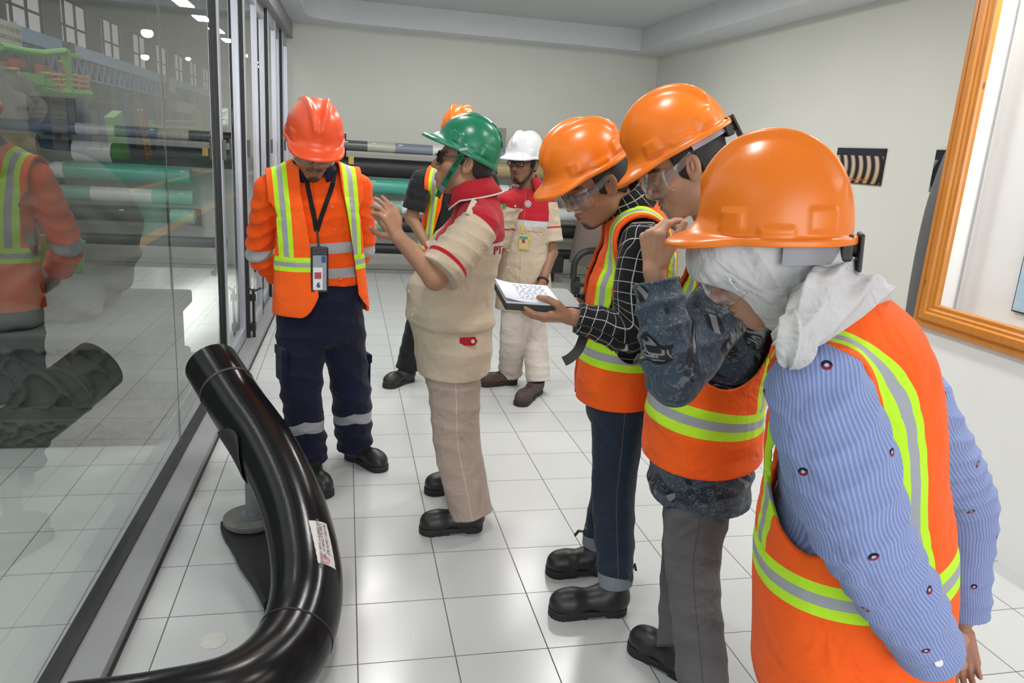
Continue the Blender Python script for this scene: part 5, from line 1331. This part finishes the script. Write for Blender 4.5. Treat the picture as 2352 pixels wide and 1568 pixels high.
    for tx, i_ in (('THINK', 3), ('SAFE', 8)):
        d_ = nrm(q1[i_+1]-q1[i_-1]); n_ = nrm(nn1[i_]-d_*(nn1[i_]@d_)); text('strap_text', tx, .017, ti, cs, q1[i_]+n_*.0022, -d_ , np.cross(n_, -d_), .0004, bold=.0006)
    p.glasses(smoke, M['black'], z=.013, name='safety_glasses', wrap=.32, th=.003, hgt=.021)
    p.shoe(l, lh, leather, sole, .0045, .11); p.shoe(r, rh, leather, sole, .005, .11)

# ---------------------------------------------------------------- 3: behind the guide
def man3():
    l, lh = F(884, 892), F(948, 872); r = V(l[0]+.42, l[1]+.1, 0); rh = r+V(.12, .22, 0)
    p = Person(V(.60, 4.95, 0), 'person in black T-shirt, vest and orange helmet, mostly hidden behind the green-helmeted guide', (-.30, -.95), skin=(.33, .17, .10))
    p.torso(P(1020, 655, 4.95), P(1025, 592, 4.95), P(1030, 538, 4.95), P(1040, 465, 4.95), P(1046, 408, 4.95), P(1049, 380, 4.95))
    p.headset(P(1056, 318, 4.92), pitchdir((-.45, -.89), 12), 1.03)
    p.arm('R', P(968, 415, 4.86), P(945, 500, 4.86), P(985, 570, 4.75)); p.arm('L', P(1120, 415, 5.02), P(1135, 500, 5.05), P(1110, 580, 4.9))
    p.leg('R', P(992, 640, 4.9), P(962, 735, 4.86), anklept(l, lh), (.10, .08, .072)); p.leg('L', P(1055, 640, 5.0), P(1060, 740, 5.0), anklept(r, rh), (.10, .08, .07))
    p.hands.append(hand_caps(p.arms['R'][2], V(.5, -.5, -.7), V(.6, .3, .2), V(0, -.4, .6), (20, 30, 20)))
    p.body(.005, .010, .006)
    p.trousers(cloth('black_trousers', (.012, .012, .014), .4), .008, .004, .04)
    p.shirt(cloth('black_t_shirt', (.017, .018, .021), .5), .04, {'R': .80, 'L': .8}, .007, fold=.005, rs=(.068, .07, .05))
    p.vest(vest_mat('hi_vis_vest_b', .105, .026, .245, .05), .05, [(0, .10), (.3, .085), (.5, .05), (.66, .045)], .006, off=.018, hole=(.10, .16), hs0=-.12, xa=.10, shx=.155)
    p.hair(hairm, .006); p.helmet(shell_o, rows=30, cols=72)
    p.shoe(l, lh, leather, sole, .006, .14); p.shoe(r, rh, leather, sole, .008, .12)

# ---------------------------------------------------------------- 4: white helmet
def man4():
    l, lh = F(1187, 937), F(1240, 896); r, rh = F(1100, 886), F(1188, 880)
    p = Person(V(1.13, 4.68, 0), 'person in white helmet and beige and red shirt with yellow pass, by the back wall', (-.40, -.91), skin=(.25, .12, .07))
    p.torso(P(1203, 705, 4.68), P(1203, 620, 4.68), P(1205, 560, 4.68), P(1210, 507, 4.68), P(1213, 455, 4.70), P(1212, 430, 4.70), rad=[(.185, .135, .13), (.175, .13, .125), (.155, .12, .115), (.165, .115, .115), (.145, .085, .095), (.065, .06, .066)])
    p.headset(P(1203, 379, 4.66), pitchdir((-.72, -.69), 3), 1.0)
    p.arm('R', P(1162, 468, 4.60), P(1125, 575, 4.66), P(1118, 640, 4.55)); p.arm('L', P(1254, 468, 4.70), P(1266, 580, 4.64), P(1246, 648, 4.50), .060)
    p.leg('R', P(1186, 640, 4.66), P(1176, 775, 4.68), anklept(r, rh), (.085, .078, .076)); p.leg('L', P(1222, 640, 4.72), P(1230, 785, 4.68), anklept(l, lh), (.085, .080, .076))
    p.hands.append(hand_caps(p.arms['L'][2], V(-.22, -.05, -1), V(-.8, .4, .1), V(-.3, -.8, 0), (14, 20, 15), L=1.0))
    p.body(.0035, .009, .004, beard=.9, stache=.45, fuzz=.1, lid=.45)
    kh = khaki('beige_shirt', p.S[3]+.005); x, y, s, sid, k, c = kh.kx
    pk = ((x.abs()-.075).abs().lt(.045))*((s-(p.S[3]-.055)).abs().lt(.0015)).mx(0.)*y.gt(0); pl = (x-.0).abs().lt(.001)*y.gt(0)
    red = sid*((k-.205).abs().lt(.005)); c2 = kh.mix(red, c, (.40, .012, .02)); kh.base(kh.mix((pk.mx(pl))*(sid*-1.+1.), c2, (.22, .18, .14)))
    p.trousers(cloth('cream_trousers', (.56, .49, .44), .5), .007, .005, .05, waist=p.tp[1][2]+.04, pel=(.145, .11, .11), bunch=.006)
    p.shirt(kh, .0, {'R': .85, 'L': .80}, .006, fold=.005, rs=(.074, .07, .05), seed=13)
    redc = cloth('dark_red_collar', (.36, .012, .02), .3); collar(p, redc, 38, .062, .102, .058, drop=.012, trim=Mat('light_piping', (.55, .53, .5), .7))
    p.hair(hairm); h = p.helmet(shell_w, tilt=-2, up=.004, rows=34, cols=80)
    b = MB()
    for sg_ in (-1, 1): b.ribbon([p.hl(.09*sg_, .01, .05), p.hl(.086*sg_, .015, .0), p.hl(.075*sg_, .03, -.05), p.hl(.045*sg_, .055, -.10), p.hl(0, .066, -.122)], p.R@V(sg_, .3, -.1), .014, .003)
    st = b.out('chin_strap', M['black'], h, world=True)
    MB().ball(p.hl(0, .078, -.122), (.026, .026, .014), 8).out('chin_cup', frm_clear, st, smooth=True, world=True)
    p.glasses(lensc, M['black'], z=.012, name='spectacles', wrap=.15, th=.0026, hgt=.014)
    # pass, emblem, bracelet
    q = p.surfp(1203, 557, 4.5); rt = -p.r; ff = p.f
    b = MB().obox(q+ff*.006, rt, ff, UP, (.031, .003, .046), .003); ps = b.out('yellow_pass', Mat('pass_yellow', (.55, .48, .03), .5), p.root, world=True)
    MB().obox(q+ff*.010, rt, ff, UP, (.025, .0008, .038)).out('pass_card', Mat('card_cream', (.55, .42, .22), .5), ps, world=True)
    MB().obox(q+ff*.011+UP*.031, rt, ff, UP, (.025, .0006, .008)).out('card_header', Mat('card_teal', (.08, .22, .25), .5), ps, world=True)
    MB().obox(q+ff*.0115+UP*.010, rt, ff, UP, (.009, .0006, .011)).out('card_photo', Mat('card_brown', (.18, .06, .05), .5), ps, world=True)
    a = p.surfp(1198, 512, 4.5)+ff*.004; MB().ribbon([a, (a+q+UP*.05)/2+ff*.006, q+UP*.05+ff*.004], ff, .010, .002).out('strap', Mat('strap_yellow', (.55, .45, .03), .6), ps, world=True)
    g_ = p.surfp(1213, 468, 4.5); wt = Mat('emblem_white', (.5, .45, .48), .6); b = MB()
    for k_ in range(9):
        a_ = k_*math.pi*2/9; b.obox(g_+ff*.006+rt*.017*math.cos(a_)+UP*.017*math.sin(a_), rt, ff, UP, (.005, .001, .005))
    b.tube([g_+ff*.005, g_+ff*.007], .010, 12, up=(.1, 0, 1)); b.out('shirt_emblem', wt, p.root, world=True)
    b = MB(); 
    for k_ in (-1, 0, 1): b.obox(g_+ff*.006-UP*.030+rt*.006*k_, rt, ff, UP, (.0018, .001, .012))
    b.out('emblem_ribbon', Mat('emblem_gold', (.5, .32, .03), .6), p.root, world=True)
    g_ = p.surfp(1158, 474, 4.5); b = MB().prism([(-.012, .016), (.012, .016), (.012, -.002), (0, -.02), (-.012, -.002)], g_+ff*.004, rt, UP, ff, .002); b.out('green_badge', Mat('badge_green', (.03, .22, .05), .5), p.root, world=True)
    scatter_buttons(p.root, lambda c: p.f, [p.surfp(x_, y_, 4.5) for x_, y_ in ((1183, 473), (1175, 503), (1171, 537), (1168, 575), (1167, 614))], .007)
    w, e_ = p.arms['L'][2], p.arms['L'][1]; d_ = nrm(e_-w); c_ = w+d_*.015; a = nrm(np.cross(d_, V(1, 0, 0))); bb = np.cross(d_, a)
    MB().tube([c_+(a*math.cos(t)+bb*math.sin(t))*.033 for t in np.linspace(0, 2*math.pi, 25)], .006, 8, caps=False).out('bracelet', M['black'], p.root, world=True, smooth=True)
    tq = p.surfp(1250, 651, 4.5); MB().obox(tq+ff*.003, rt, ff, UP, (.022, .002, .018)).out('hem_tab', redc, p.root, world=True)
    bs = vary('brown_suede', (.055, .036, .028), .7, .25, 40); og = Mat('orange_insert', (.65, .12, .03), .6)
    for tt, hh in ((l, lh), (r, rh)):
        so = p.shoe(tt, hh, bs, sole, .0055, .085, name='trail_shoe'); d_ = nrm(tt-hh); t_ = np.cross(UP, d_); L_ = np.linalg.norm(tt-hh); b = MB()
        for sg_ in (-1, 1):
            for k_ in range(3): b.obox(hh+d_*L_*(.42+.08*k_)+t_*sg_*.038+UP*(.062-.005*k_), nrm(t_*sg_+UP*.8), nrm(d_+UP*.5), nrm(UP-t_*sg_*.8), (.0015, .004, .014))
        b.out('orange_panel', og, so, world=True); b = MB()
        for k_ in range(4): b.tube([hh+d_*L_*(.42+.07*k_)-t_*.022+UP*(.096-.008*k_), hh+d_*L_*(.44+.07*k_)+UP*(.104-.008*k_), hh+d_*L_*(.46+.07*k_)+t_*.022+UP*(.096-.008*k_)], .0022, 6)
        b.out('laces', M['black'], so, world=True)

# ---------------------------------------------------------------- 5: plaid shirt with notebook
def man5():
    l, lh = F(1258, 1410), F(1440, 1402); r, rh = F(1256, 1316), F(1398, 1310)
    p = Person(V(.88, 2.33, 0), 'person in plaid shirt, orange helmet and clear goggles writing in a notebook', (-.96, .18), skin=(.36, .175, .10), seam=-.05, seamd=.06)
    p.torso(P(1420, 945, 2.36), P(1420, 872, 2.36), P(1430, 775, 2.36), P(1448, 650, 2.36), P(1462, 565, 2.36), P(1452, 500, 2.36), rad=[(.175, .125, .13), (.172, .125, .13), (.165, .125, .12), (.17, .125, .125), (.15, .085, .10), (.07, .062, .068)])
    p.headset(P(1372, 427, 2.33), pitchdir((-.97, -.08), 30), 1.07)
    p.arm('L', P(1475, 560, 2.17), P(1448, 762, 2.10), P(1312, 727, 2.13), .064); p.arm('R', P(1450, 560, 2.53), P(1405, 735, 2.55), P(1318, 700, 2.38), .06)
    p.leg('L', P(1425, 930, 2.27), P(1408, 1135, 2.24), anklept(l, lh, .13), (.098, .072, .050)); p.leg('R', P(1420, 930, 2.46), P(1404, 1110, 2.46), anklept(r, rh, .13), (.098, .072, .050))
    w = p.arms['L'][2]; p.hands.append(hand_caps(w, V(-1, .05, -.05), V(-.05, .35, .95), V(.0, -.9, .3), (12, 18, 14), L=1.0, thumb=V(-.62, -.10, .62), tc=30))
    p.hands.append(hand_caps(p.arms['R'][2], V(-.9, -.3, -.05), V(-.1, 0, 1), V(0, .5, .5), (20, 30, 20)))
    p.body(.0028, .009, .0028, lid=.8, beard=.9, fuzz=.08)
    jn = cloth('dark_denim', (.016, .028, .05), .45, fscale=10); x, y, s = jn.attr('lc'); k = (s/10).fr()*10
    fade = (y-.02).smooth(.0, .06)*(k-.4).abs().smooth(.42, .1); seam = y.abs().lt(.0015)*x.lt(0)
    cuff = k.gt(9.) 
    jn.base(jn.mix(seam, jn.mix(fade*.85, jn.mix(jn.n_, (.012, .020, .038), (.022, .036, .060)), (.085, .10, .115)), (.10, .075, .06)))
    p.trousers(jn, .005, .007, .045, waist=p.tp[1][2]+.05, pel=(.165, .115, .12), bunch=.003, seed=40)
    cf = cloth('turned_up_cuff', (.20, .22, .25), .3, fscale=14)
    for sd in ('L', 'R'):
        a = p.legs[sd]; e_ = a[2]+nrm(a[2]-a[1])*.015; d_ = nrm(a[1]-a[2]); MB().tube([e_-d_*.005, e_+d_*.03, e_+d_*.068], [.058, .062, .063], 28).out('jeans_cuff', cf, p.root, smooth=True, world=True)
    pl = cloth('black_plaid', (.010, .010, .012), .55); x, y, s = pl.attr('lc')
    def lines(v, per, w_): return ((v/per).fr()-.5).abs().lt(w_)
    g1 = lines(x+y*.35, .030, .035); g2 = lines(s+x*.10, .034, .032); g1b = lines(x+y*.35+.007, .030, .012)*.4
    pl.base(pl.mix(g1.mx(g2)*.75, pl.mix(pl.n_, (.008, .008, .010), (.016, .016, .018)), (.62, .62, .60)))
    p.shirt(pl, .07, {'L': 1.93, 'R': 1.9}, .0045, fold=.009, seed=17, rs=(.068, .062, .046))
    collar(p, pl, 32, .068, .104, .085, drop=.03)
    p.vest(vest_mat('hi_vis_vest_c', .130, .029, .20, .075), .070, [(0, .02), (.2, .02), (.42, .035), (.60, .05)], .0045, off=.024, hole=(.085, .15), hs0=-.205, xa=.135, shx=.195, gc=.0, neck=.078, ndrop=.05)
    p.hair(hairm, side=-.005); p.helmet(shell_o, tilt=0, up=.022, fw=.012, dz=-.016, band={'m': M['black'], 'a': (110, 250), 'w': .03, 'k': M['black']}); p.goggles(specs, frm_clear, z=.004)
    p.glasses(lensc, M['black'], z=.008, name='spectacles', wrap=.05, th=.0016, hgt=.015)
    for tt, hh in ((l, lh), (r, rh)):
        so = p.shoe(tt, hh, leather, sole, .0045, .155); d_ = nrm(tt-hh); t_ = np.cross(UP, d_)
        MB().tube([hh+UP*.15+d_*.005, hh+UP*.185-d_*.012, hh+UP*.16-d_*.016], .005, 8).out('heel_loop', leather, so, world=True)
        if tt is r:
            q = hh+d_*.105-t_*0+UP*.135; MB().ribbon([q, q+UP*.035+d_*.005, q+UP*.04+d_*.03, q+UP*.02+d_*.045], np.array([V(1, 0, .1), V(.6, 0, 1), V(0, 0, 1), V(-.5, 0, 1)])*-1, .016, .003).out('pull_tab', leather, so, world=True)
            text('tab_letter', 'K', .014, Mat('tab_yellow', (.5, .36, .03), .5), so, q+UP*.042+d_*.018, d_, t_, .0006)
    # notebook held open
    a = F(0, 0)*0; tl, tr_, br_, bl_ = P(1157, 679, 2.42), P(1283, 690, 2.42), P(1275, 727, 2.12), P(1187, 727, 2.12)
    e = empty('notebook', (tl+br_)/2, 'open black notebook with written white pages held by the person in plaid', 'notebook')
    c = p.arms['L'][2]; X_ = V(-1, .02, .04); Y_ = V(.05, 1, .10); X_ = nrm(X_); Y_ = nrm(Y_-X_*(Y_@X_)); Z_ = np.cross(X_, Y_)*-1; Z_ = Z_*np.sign(Z_[2]); o_ = c+V(-.118, .085, .038)
    MB().obox(o_, X_, Y_, Z_, (.088, .105, .010), .003).out('cover', Mat('black_cover', (.012, .012, .013), .45), e, world=True)
    MB().obox(o_+Z_*.011+X_*.004, X_, Y_, Z_, (.082, .10, .004), .001).out('page_block', M['white_pl'], e, world=True)
    V_ = []; 
    for i in range(9):
        u = -1+2*i/8
        for v_ in (-1, 1): V_.append(o_+Z_*(.016+.012*max(0, u)**2)+X_*(.004+.086*u)+Y_*.10*v_)
    pg = mobj('written_page', V_, [[2*i, 2*i+1, 2*i+3, 2*i+2] for i in range(8)], Mat('page_paper', (.62, .63, .72), .6), e, world=True); pg.modifiers.new('t', 'SOLIDIFY').thickness = .0012
    b = MB(); rg = random.Random(2)
    for k_ in range(9):
        u = -.072
        while u < .06:
            w_ = rg.uniform(.004, .014); b.obox(o_+Z_*.0178+X_*(u+w_/2)*-1+Y_*(.075-.017*k_), X_, Y_, Z_, (w_/2, .0012, .0004)); u += w_+rg.uniform(.003, .012)
    b.out('handwriting', Mat('pencil_grey', (.22, .22, .27), .6), pg, world=True); pg.children[0]['kind'] = 'stuff'
    MB().obox(o_+V(.11, .02, -.002), X_, Y_, Z_, (.05, .10, .003), .002).out('back_cover', Mat('dark_cover', (.02, .021, .023), .4), e, world=True)
    q = bez([P(1345, 760, 2.14), P(1330, 800, 2.12), P(1312, 820, 2.12), P(1295, 830, 2.12)], 4); b = MB().ribbon(q, V(-.3, -.9, .2), .030, .005)
    tag(b.out('bag_strap', vary('black_strap', (.013, .010, .010), .5)), 'loose end of a black strap hanging under the arm of the person in plaid', 'strap')

# ---------------------------------------------------------------- 6: batik shirt
def man6():
    r, rh = F(1452, 1482), F(1585, 1560); l, lh = F(1500, 1720), F(1650, 1700)
    p = Person(V(1.02, 1.93, 0), 'tall person in blue batik shirt, orange helmet and clear goggles, hand raised to the mouth', (-.92, .36), skin=(.47, .25, .16))
    p.torso(P(1608, 1150, 1.95), P(1612, 975, 1.95), P(1640, 850, 1.95), P(1675, 705, 1.95), P(1695, 610, 1.95), P(1672, 535, 1.95), rad=[(.20, .15, .15), (.19, .145, .145), (.17, .14, .13), (.175, .135, .125), (.155, .09, .105), (.07, .062, .07)])
    p.headset(P(1576, 390, 1.95), pitchdir((-.94, .33), 30), 1.07)
    p.arm('L', P(1700, 635, 1.76), P(1548, 868, 1.62), P(1503, 622, 1.68), .066); p.arm('R', P(1670, 620, 2.16), P(1690, 850, 2.2), P(1640, 960, 2.08), .06)
    p.leg('L', P(1612, 1060, 1.88), P(1588, 1285, 1.82), anklept(l, lh), (.095, .078, .062)); p.leg('R', P(1600, 1050, 2.04), P(1575, 1260, 2.06), anklept(r, rh), (.10, .075, .062))
    w = p.arms['L'][2]; p.hands.append(hand_caps(w, V(-.16, .05, 1), V(.93, .30, .05), V(.30, -.95, 0), (55, 55, 30), L=1.02, curls=[(48, 32, 12), (58, 48, 25), (68, 58, 35), (76, 60, 35)], thumb=V(.42, -.22, 1), tc=4))
    p.hands.append(hand_caps(p.arms['R'][2], V(-.2, 0, -1), V(-.9, -.3, 0), V(-.5, .5, 0), (15, 20, 15)))
    p.body(.0026, .009, .0026, lid=.85, stache=.25, jaw=1.05)
    gt = cloth('grey_chinos', (.105, .10, .105), .5, fscale=9); x, y, s = gt.attr('lc'); seam = y.abs().lt(.0012)*x.lt(0); gt.base(gt.mix(seam, gt.mix(gt.n_, (.085, .082, .086), (.125, .12, .125)), (.055, .053, .055)))
    p.trousers(gt, .005, .007, .05, waist=p.tp[1][2]+.03, pel=(.165, .125, .13), bunch=.004, seed=50)
    bt = cloth('blue_batik', (.05, .07, .1), .5); x, y, s = bt.attr('lc'); uv = bt.vec(x+y*.4, y*.5, s)
    n1 = bt.noise(34, 1, uv, dist=2.2); vine = (n1-.5).abs().lt(.014); v1 = bt.voro(52, uv); bud = v1.within(.24, .32)
    big = bt.noise(5.5, 1, uv, dist=.6); patch = big.gt(.57); edge = (big-.57).abs().lt(.010)
    sw = ((bt.noise(9, 1, uv, dist=2.5)*9.).fr()-.5).abs(); band = sw.lt(.16); thin = sw.within(.20, .24)
    leaf = bt.voro(15, uv); lf = leaf.lt(.30)*(big.lt(.50)); ribs = (((x*.8+s*.7)*170.).sin()).gt(.2)
    dk2 = big.lt(.40)
    c = bt.mix(bt.noise(7, 3), (.030, .052, .085), (.055, .075, .105)); c = bt.mix(dk2*.75, c, (.010, .012, .02)); c = bt.mix((vine.mx(bud))*.65, c, (.17, .19, .19)); c = bt.mix(lf*ribs*.8, c, (.25, .25, .25)); c = bt.mix(lf*(ribs*-1.+1.), c, (.012, .013, .018))
    pc = bt.mix(band, (.012, .012, .016), (.20, .21, .20)); pc = bt.mix(thin, pc, (.30, .34, .40)); c = bt.mix(patch, c, pc); c = bt.mix(edge, c, (.008, .008, .012)); bt.base(c); bt.b.inputs['Roughness'].default_value = .55
    p.shirt(bt, .055, {'L': 1.93, 'R': 1.9}, .0045, fold=.010, seed=23, rs=(.078, .068, .052))
    p.vest(vest_mat('hi_vis_vest_d', .12, .03, .285, .072), .178, [(0, .0), (.31, .0), (.44, .03), (.56, .07), (.73, .09)], .0045, off=.030, hole=(.12, .18), hs0=-.14, xa=.12, shx=.18, hemtilt=.0)
    collar(p, bt, 30, .064, .100, .065, drop=.015)
    p.hair(hairm, side=-.01); p.helmet(shell_o, tilt=3, up=.016, dz=-.006, band={'m': vary('grey_strap', (.32, .30, .34), .35), 'a': (100, 262), 'w': .038, 'k': M['black'], 'z': .0}); p.goggles(specs, frm_clear, z=.002)
    p.shoe(r, rh, leather, sole, .0045, .12); p.shoe(l, lh, leather, sole, .007, .12)

# ---------------------------------------------------------------- 7: nearest person, headscarf
def woman():
    p = Person(V(1.12, 1.28, 0), 'nearest person, white headscarf under orange helmet, blue striped blouse and vest', (-.66, .75), skin=(.40, .20, .13), seam=-.09, seamd=.09)
    p.torso(P(1950, 1500, 1.28), P(1955, 1260, 1.28), P(1960, 1110, 1.27), P(1958, 970, 1.26), P(1950, 850, 1.26), P(1900, 755, 1.25), rad=[(.195, .185, .18), (.19, .17, .175), (.175, .15, .15), (.175, .135, .14), (.15, .09, .12), (.065, .06, .065)])
    p.headset(P(1755, 590, 1.27), pitchdir((-.86, .50), 38), 1.06)
    p.arm('L', P(1875, 895, 1.12), P(1975, 1215, 1.01), P(2150, 1515, 1.03), .064); p.arm('R', P(2060, 880, 1.46), P(2210, 1150, 1.50), P(2215, 1420, 1.46), .060)
    p.leg('L', V(1.16, 1.22, .74), V(1.16, 1.26, .42), V(1.20, 1.30, .10), (.11, .085, .07)); p.leg('R', V(1.26, 1.38, .74), V(1.26, 1.42, .42), V(1.30, 1.46, .10), (.11, .085, .07))
    w = p.arms['L'][2]; p.hands.append(hand_caps(w, V(.75, .3, -.6), V(.1, .9, .3), V(.3, 0, 1), (25, 40, 25), L=.92))
    w = p.arms['R'][2]; p.hands.append(hand_caps(w+V(0, -.01, -.04), V(.05, -.25, -1), V(-.5, -.8, 0), V(-.8, .3, -.2), (30, 40, 25), L=.92))
    p.body(.0026, .010, .003, lid=.9, eye=False, ears=False)
    p.trousers(cloth('dark_skirt_trousers', (.03, .03, .035), .4), .009, .003, .04, pel=(.17, .15, .15))
    bl = cloth('blue_striped_blouse', (.25, .32, .60), .5); x, y, s = bl.attr('lc'); q = ((x+y*.0)/.0058).fr(); st = (q-.5).abs().smooth(.12, .3)
    k = (s/10).fr()*10; cu = ((x+.2)/.105); cv = ((k)/.125); ox = (cv.floor()*.5).fr(); u_ = (cu+ox).fr()-.5; v_ = cv.fr()-.5
    rr = (u_*u_*.011+v_*v_*.0156).pw(.5); ring = rr.lt(.0070); hole = rr.lt(.0027); lo_ = v_.gt(.0)
    c = bl.mix(st, (.30, .355, .58), (.185, .24, .47)); c = bl.mix(ring, c, bl.mix(lo_, (.012, .012, .03), (.22, .02, .04))); c = bl.mix(hole, c, (.45, .5, .62)); bl.base(c)
    p.shirt(bl, -.05, {'L': 1.97, 'R': 1.97}, .0045, fold=.009, seed=31, rs=(.092, .080, .058), ff=26, lat=(0.6, -.8, .2))
    p.vest(vest_mat('hi_vis_vest_e', .128, .028, .245, .080), -.12, [(0, .0), (.3, .0), (.55, .05), (.7, .07)], .0045, off=.028, hole=(.11, .18), hs0=-.14, xa=.11, shx=.18, hy=.04, fdir=(1, .5, 0), neck=.08)
    h = p.helmet(shell_o, tilt=-34, up=-.020, fw=-.026, dz=.022, rows=60, cols=160, size=1.0, band={'m': vary('grey_suspension', (.25, .25, .26), .4), 'a': (185, 262), 'w': .05, 'k': M['black'], 'z': -.012})
    p.goggles(specs, frm_clear, z=.0)
    # headscarf
    R = p.R.astype(f4); c0 = p.hc.astype(f4); sc = p.sc; nk = p.tp[5]; sb = p.hl(-.045, .02, -.115)
    def f(q):
        l_ = ((q-c0)@R/sc).astype(f4)
        d = ell(l_, (0, -.014, .035), (.092, .108, .098)); d = smin(d, ell(l_, (0, .005, -.04), (.078, .088, .095)), .03)
        d = smin(d, ell(l_, (0, .040, .035), (.084, .086, .075)), .03); face = ell(l_, (0, .140, -.066), (.11, .092, .094)); d = smax(d, -face, .012)
        d = smax(d, -(ell(l_, (0, .03, -.03), (.07, .08, .09))-.0), .004) if False else d
        ang = np.arctan2(l_[:, 2]+.13, l_[:, 1]+.0); pl_ = np.abs(np.sin(ang*8+wob(l_, 9, 3)*.8)); d = d-.0075*(1-pl_)*np.clip((.07-l_[:, 1])*12, 0, 1)-.002*wob(l_, 18, 4)
        d = smax(d, l_[:, 2]-.10, .01); d = d*sc
        d = smin(d, rc(q, p.hl(0, -.05, -.06), nk+UP*.0, .075, .088)-folds(q, (.4, .2, 1), 60, .006, 6, 1., 8), .03)
        return d
    scf = cloth('white_scarf_jersey', (.54, .52, .525), .6, weave=500, fscale=11)
    iso('headscarf', [(f, p.hc-.22, p.hc+V(.25, .25, .16), .0032)], scf, p.root)
    # knot and bunched tail of the scarf
    A = [P(1810, 775, 1.10), P(1835, 768, 1.08), P(1870, 745, 1.08), P(1925, 700, 1.12), P(1980, 672, 1.18), P(2025, 668, 1.24)]
    B_ = [P(1830, 750, 1.09), P(1832, 780, 1.07), P(1825, 800, 1.07), P(1818, 818, 1.08)]
    C_ = [P(1850, 715, 1.10), P(1875, 668, 1.12), P(1920, 645, 1.17), P(1975, 652, 1.24)]
    Tk = [Tube(A, [(.016, .020), (.022, .026), (.028, .030), (.031, .032), (.030, .031), (.018, .018)], p.R[:, 2], 3), Tube(B_, [(.018, .022), (.022, .026), (.021, .024), (.013, .015)], p.R[:, 0], 3), Tube(C_, [(.020, .026), (.026, .028), (.028, .029), (.025, .025)], p.R[:, 2], 3)]
    def g_(q):
        d = None
        for i, t in enumerate(Tk):
            v, lc = t.ev(q, True); a_ = np.arctan2(lc[:, 1], lc[:, 0]); v = v-.010*(1-np.abs(np.sin(a_*2.5+lc[:, 2]*14+i+.5*wob(q, 12, 4+i))))-.003*wob(q, 28, 8)
            d = v if d is None else smin(d, v, .006)
        return d
    lo = np.min([t.P.min(0) for t in Tk], 0)-.07; hi = np.max([t.P.max(0) for t in Tk], 0)+.07
    iso('scarf_knot', [(g_, lo, hi, .003)], scf, p.root)
    q = p.arms['L'][2]; d_ = nrm(p.arms['L'][1]-q)
    scatter_buttons(p.root, lambda c: V(-.3, -.9, .2), [surf(p.shirtf, P(2155, 1520, .9), P(2155, 1520, 1.2)-P(2155, 1520, .9), .6, .002)], .0075, M['white_pl'], 'cuff_button')
    b = MB(); c_ = q-d_*.005; a = nrm(np.cross(d_, V(1, 0, 0))); bb = np.cross(d_, a); b.tube([c_+(a*math.cos(t)+bb*math.sin(t))*.030 for t in np.linspace(0, 2*math.pi, 25)], .005, 8, caps=False); b.out('watch_strap', M['black'], p.root, world=True, smooth=True)
    a = V(1.14, 1.27, 0); p.shoe(a+V(-.16, .18, 0), a, leather, sole, .008, .11); a = V(1.28, 1.42, 0); p.shoe(a+V(-.16, .18, 0), a, leather, sole, .008, .11)
import time as _t
for fn_ in (man1, man2, man3, man4, man5, man6, woman):
    _q = _t.time(); fn_(); print('BUILT', fn_.__name__, round(_t.time()-_q, 1), flush=True)
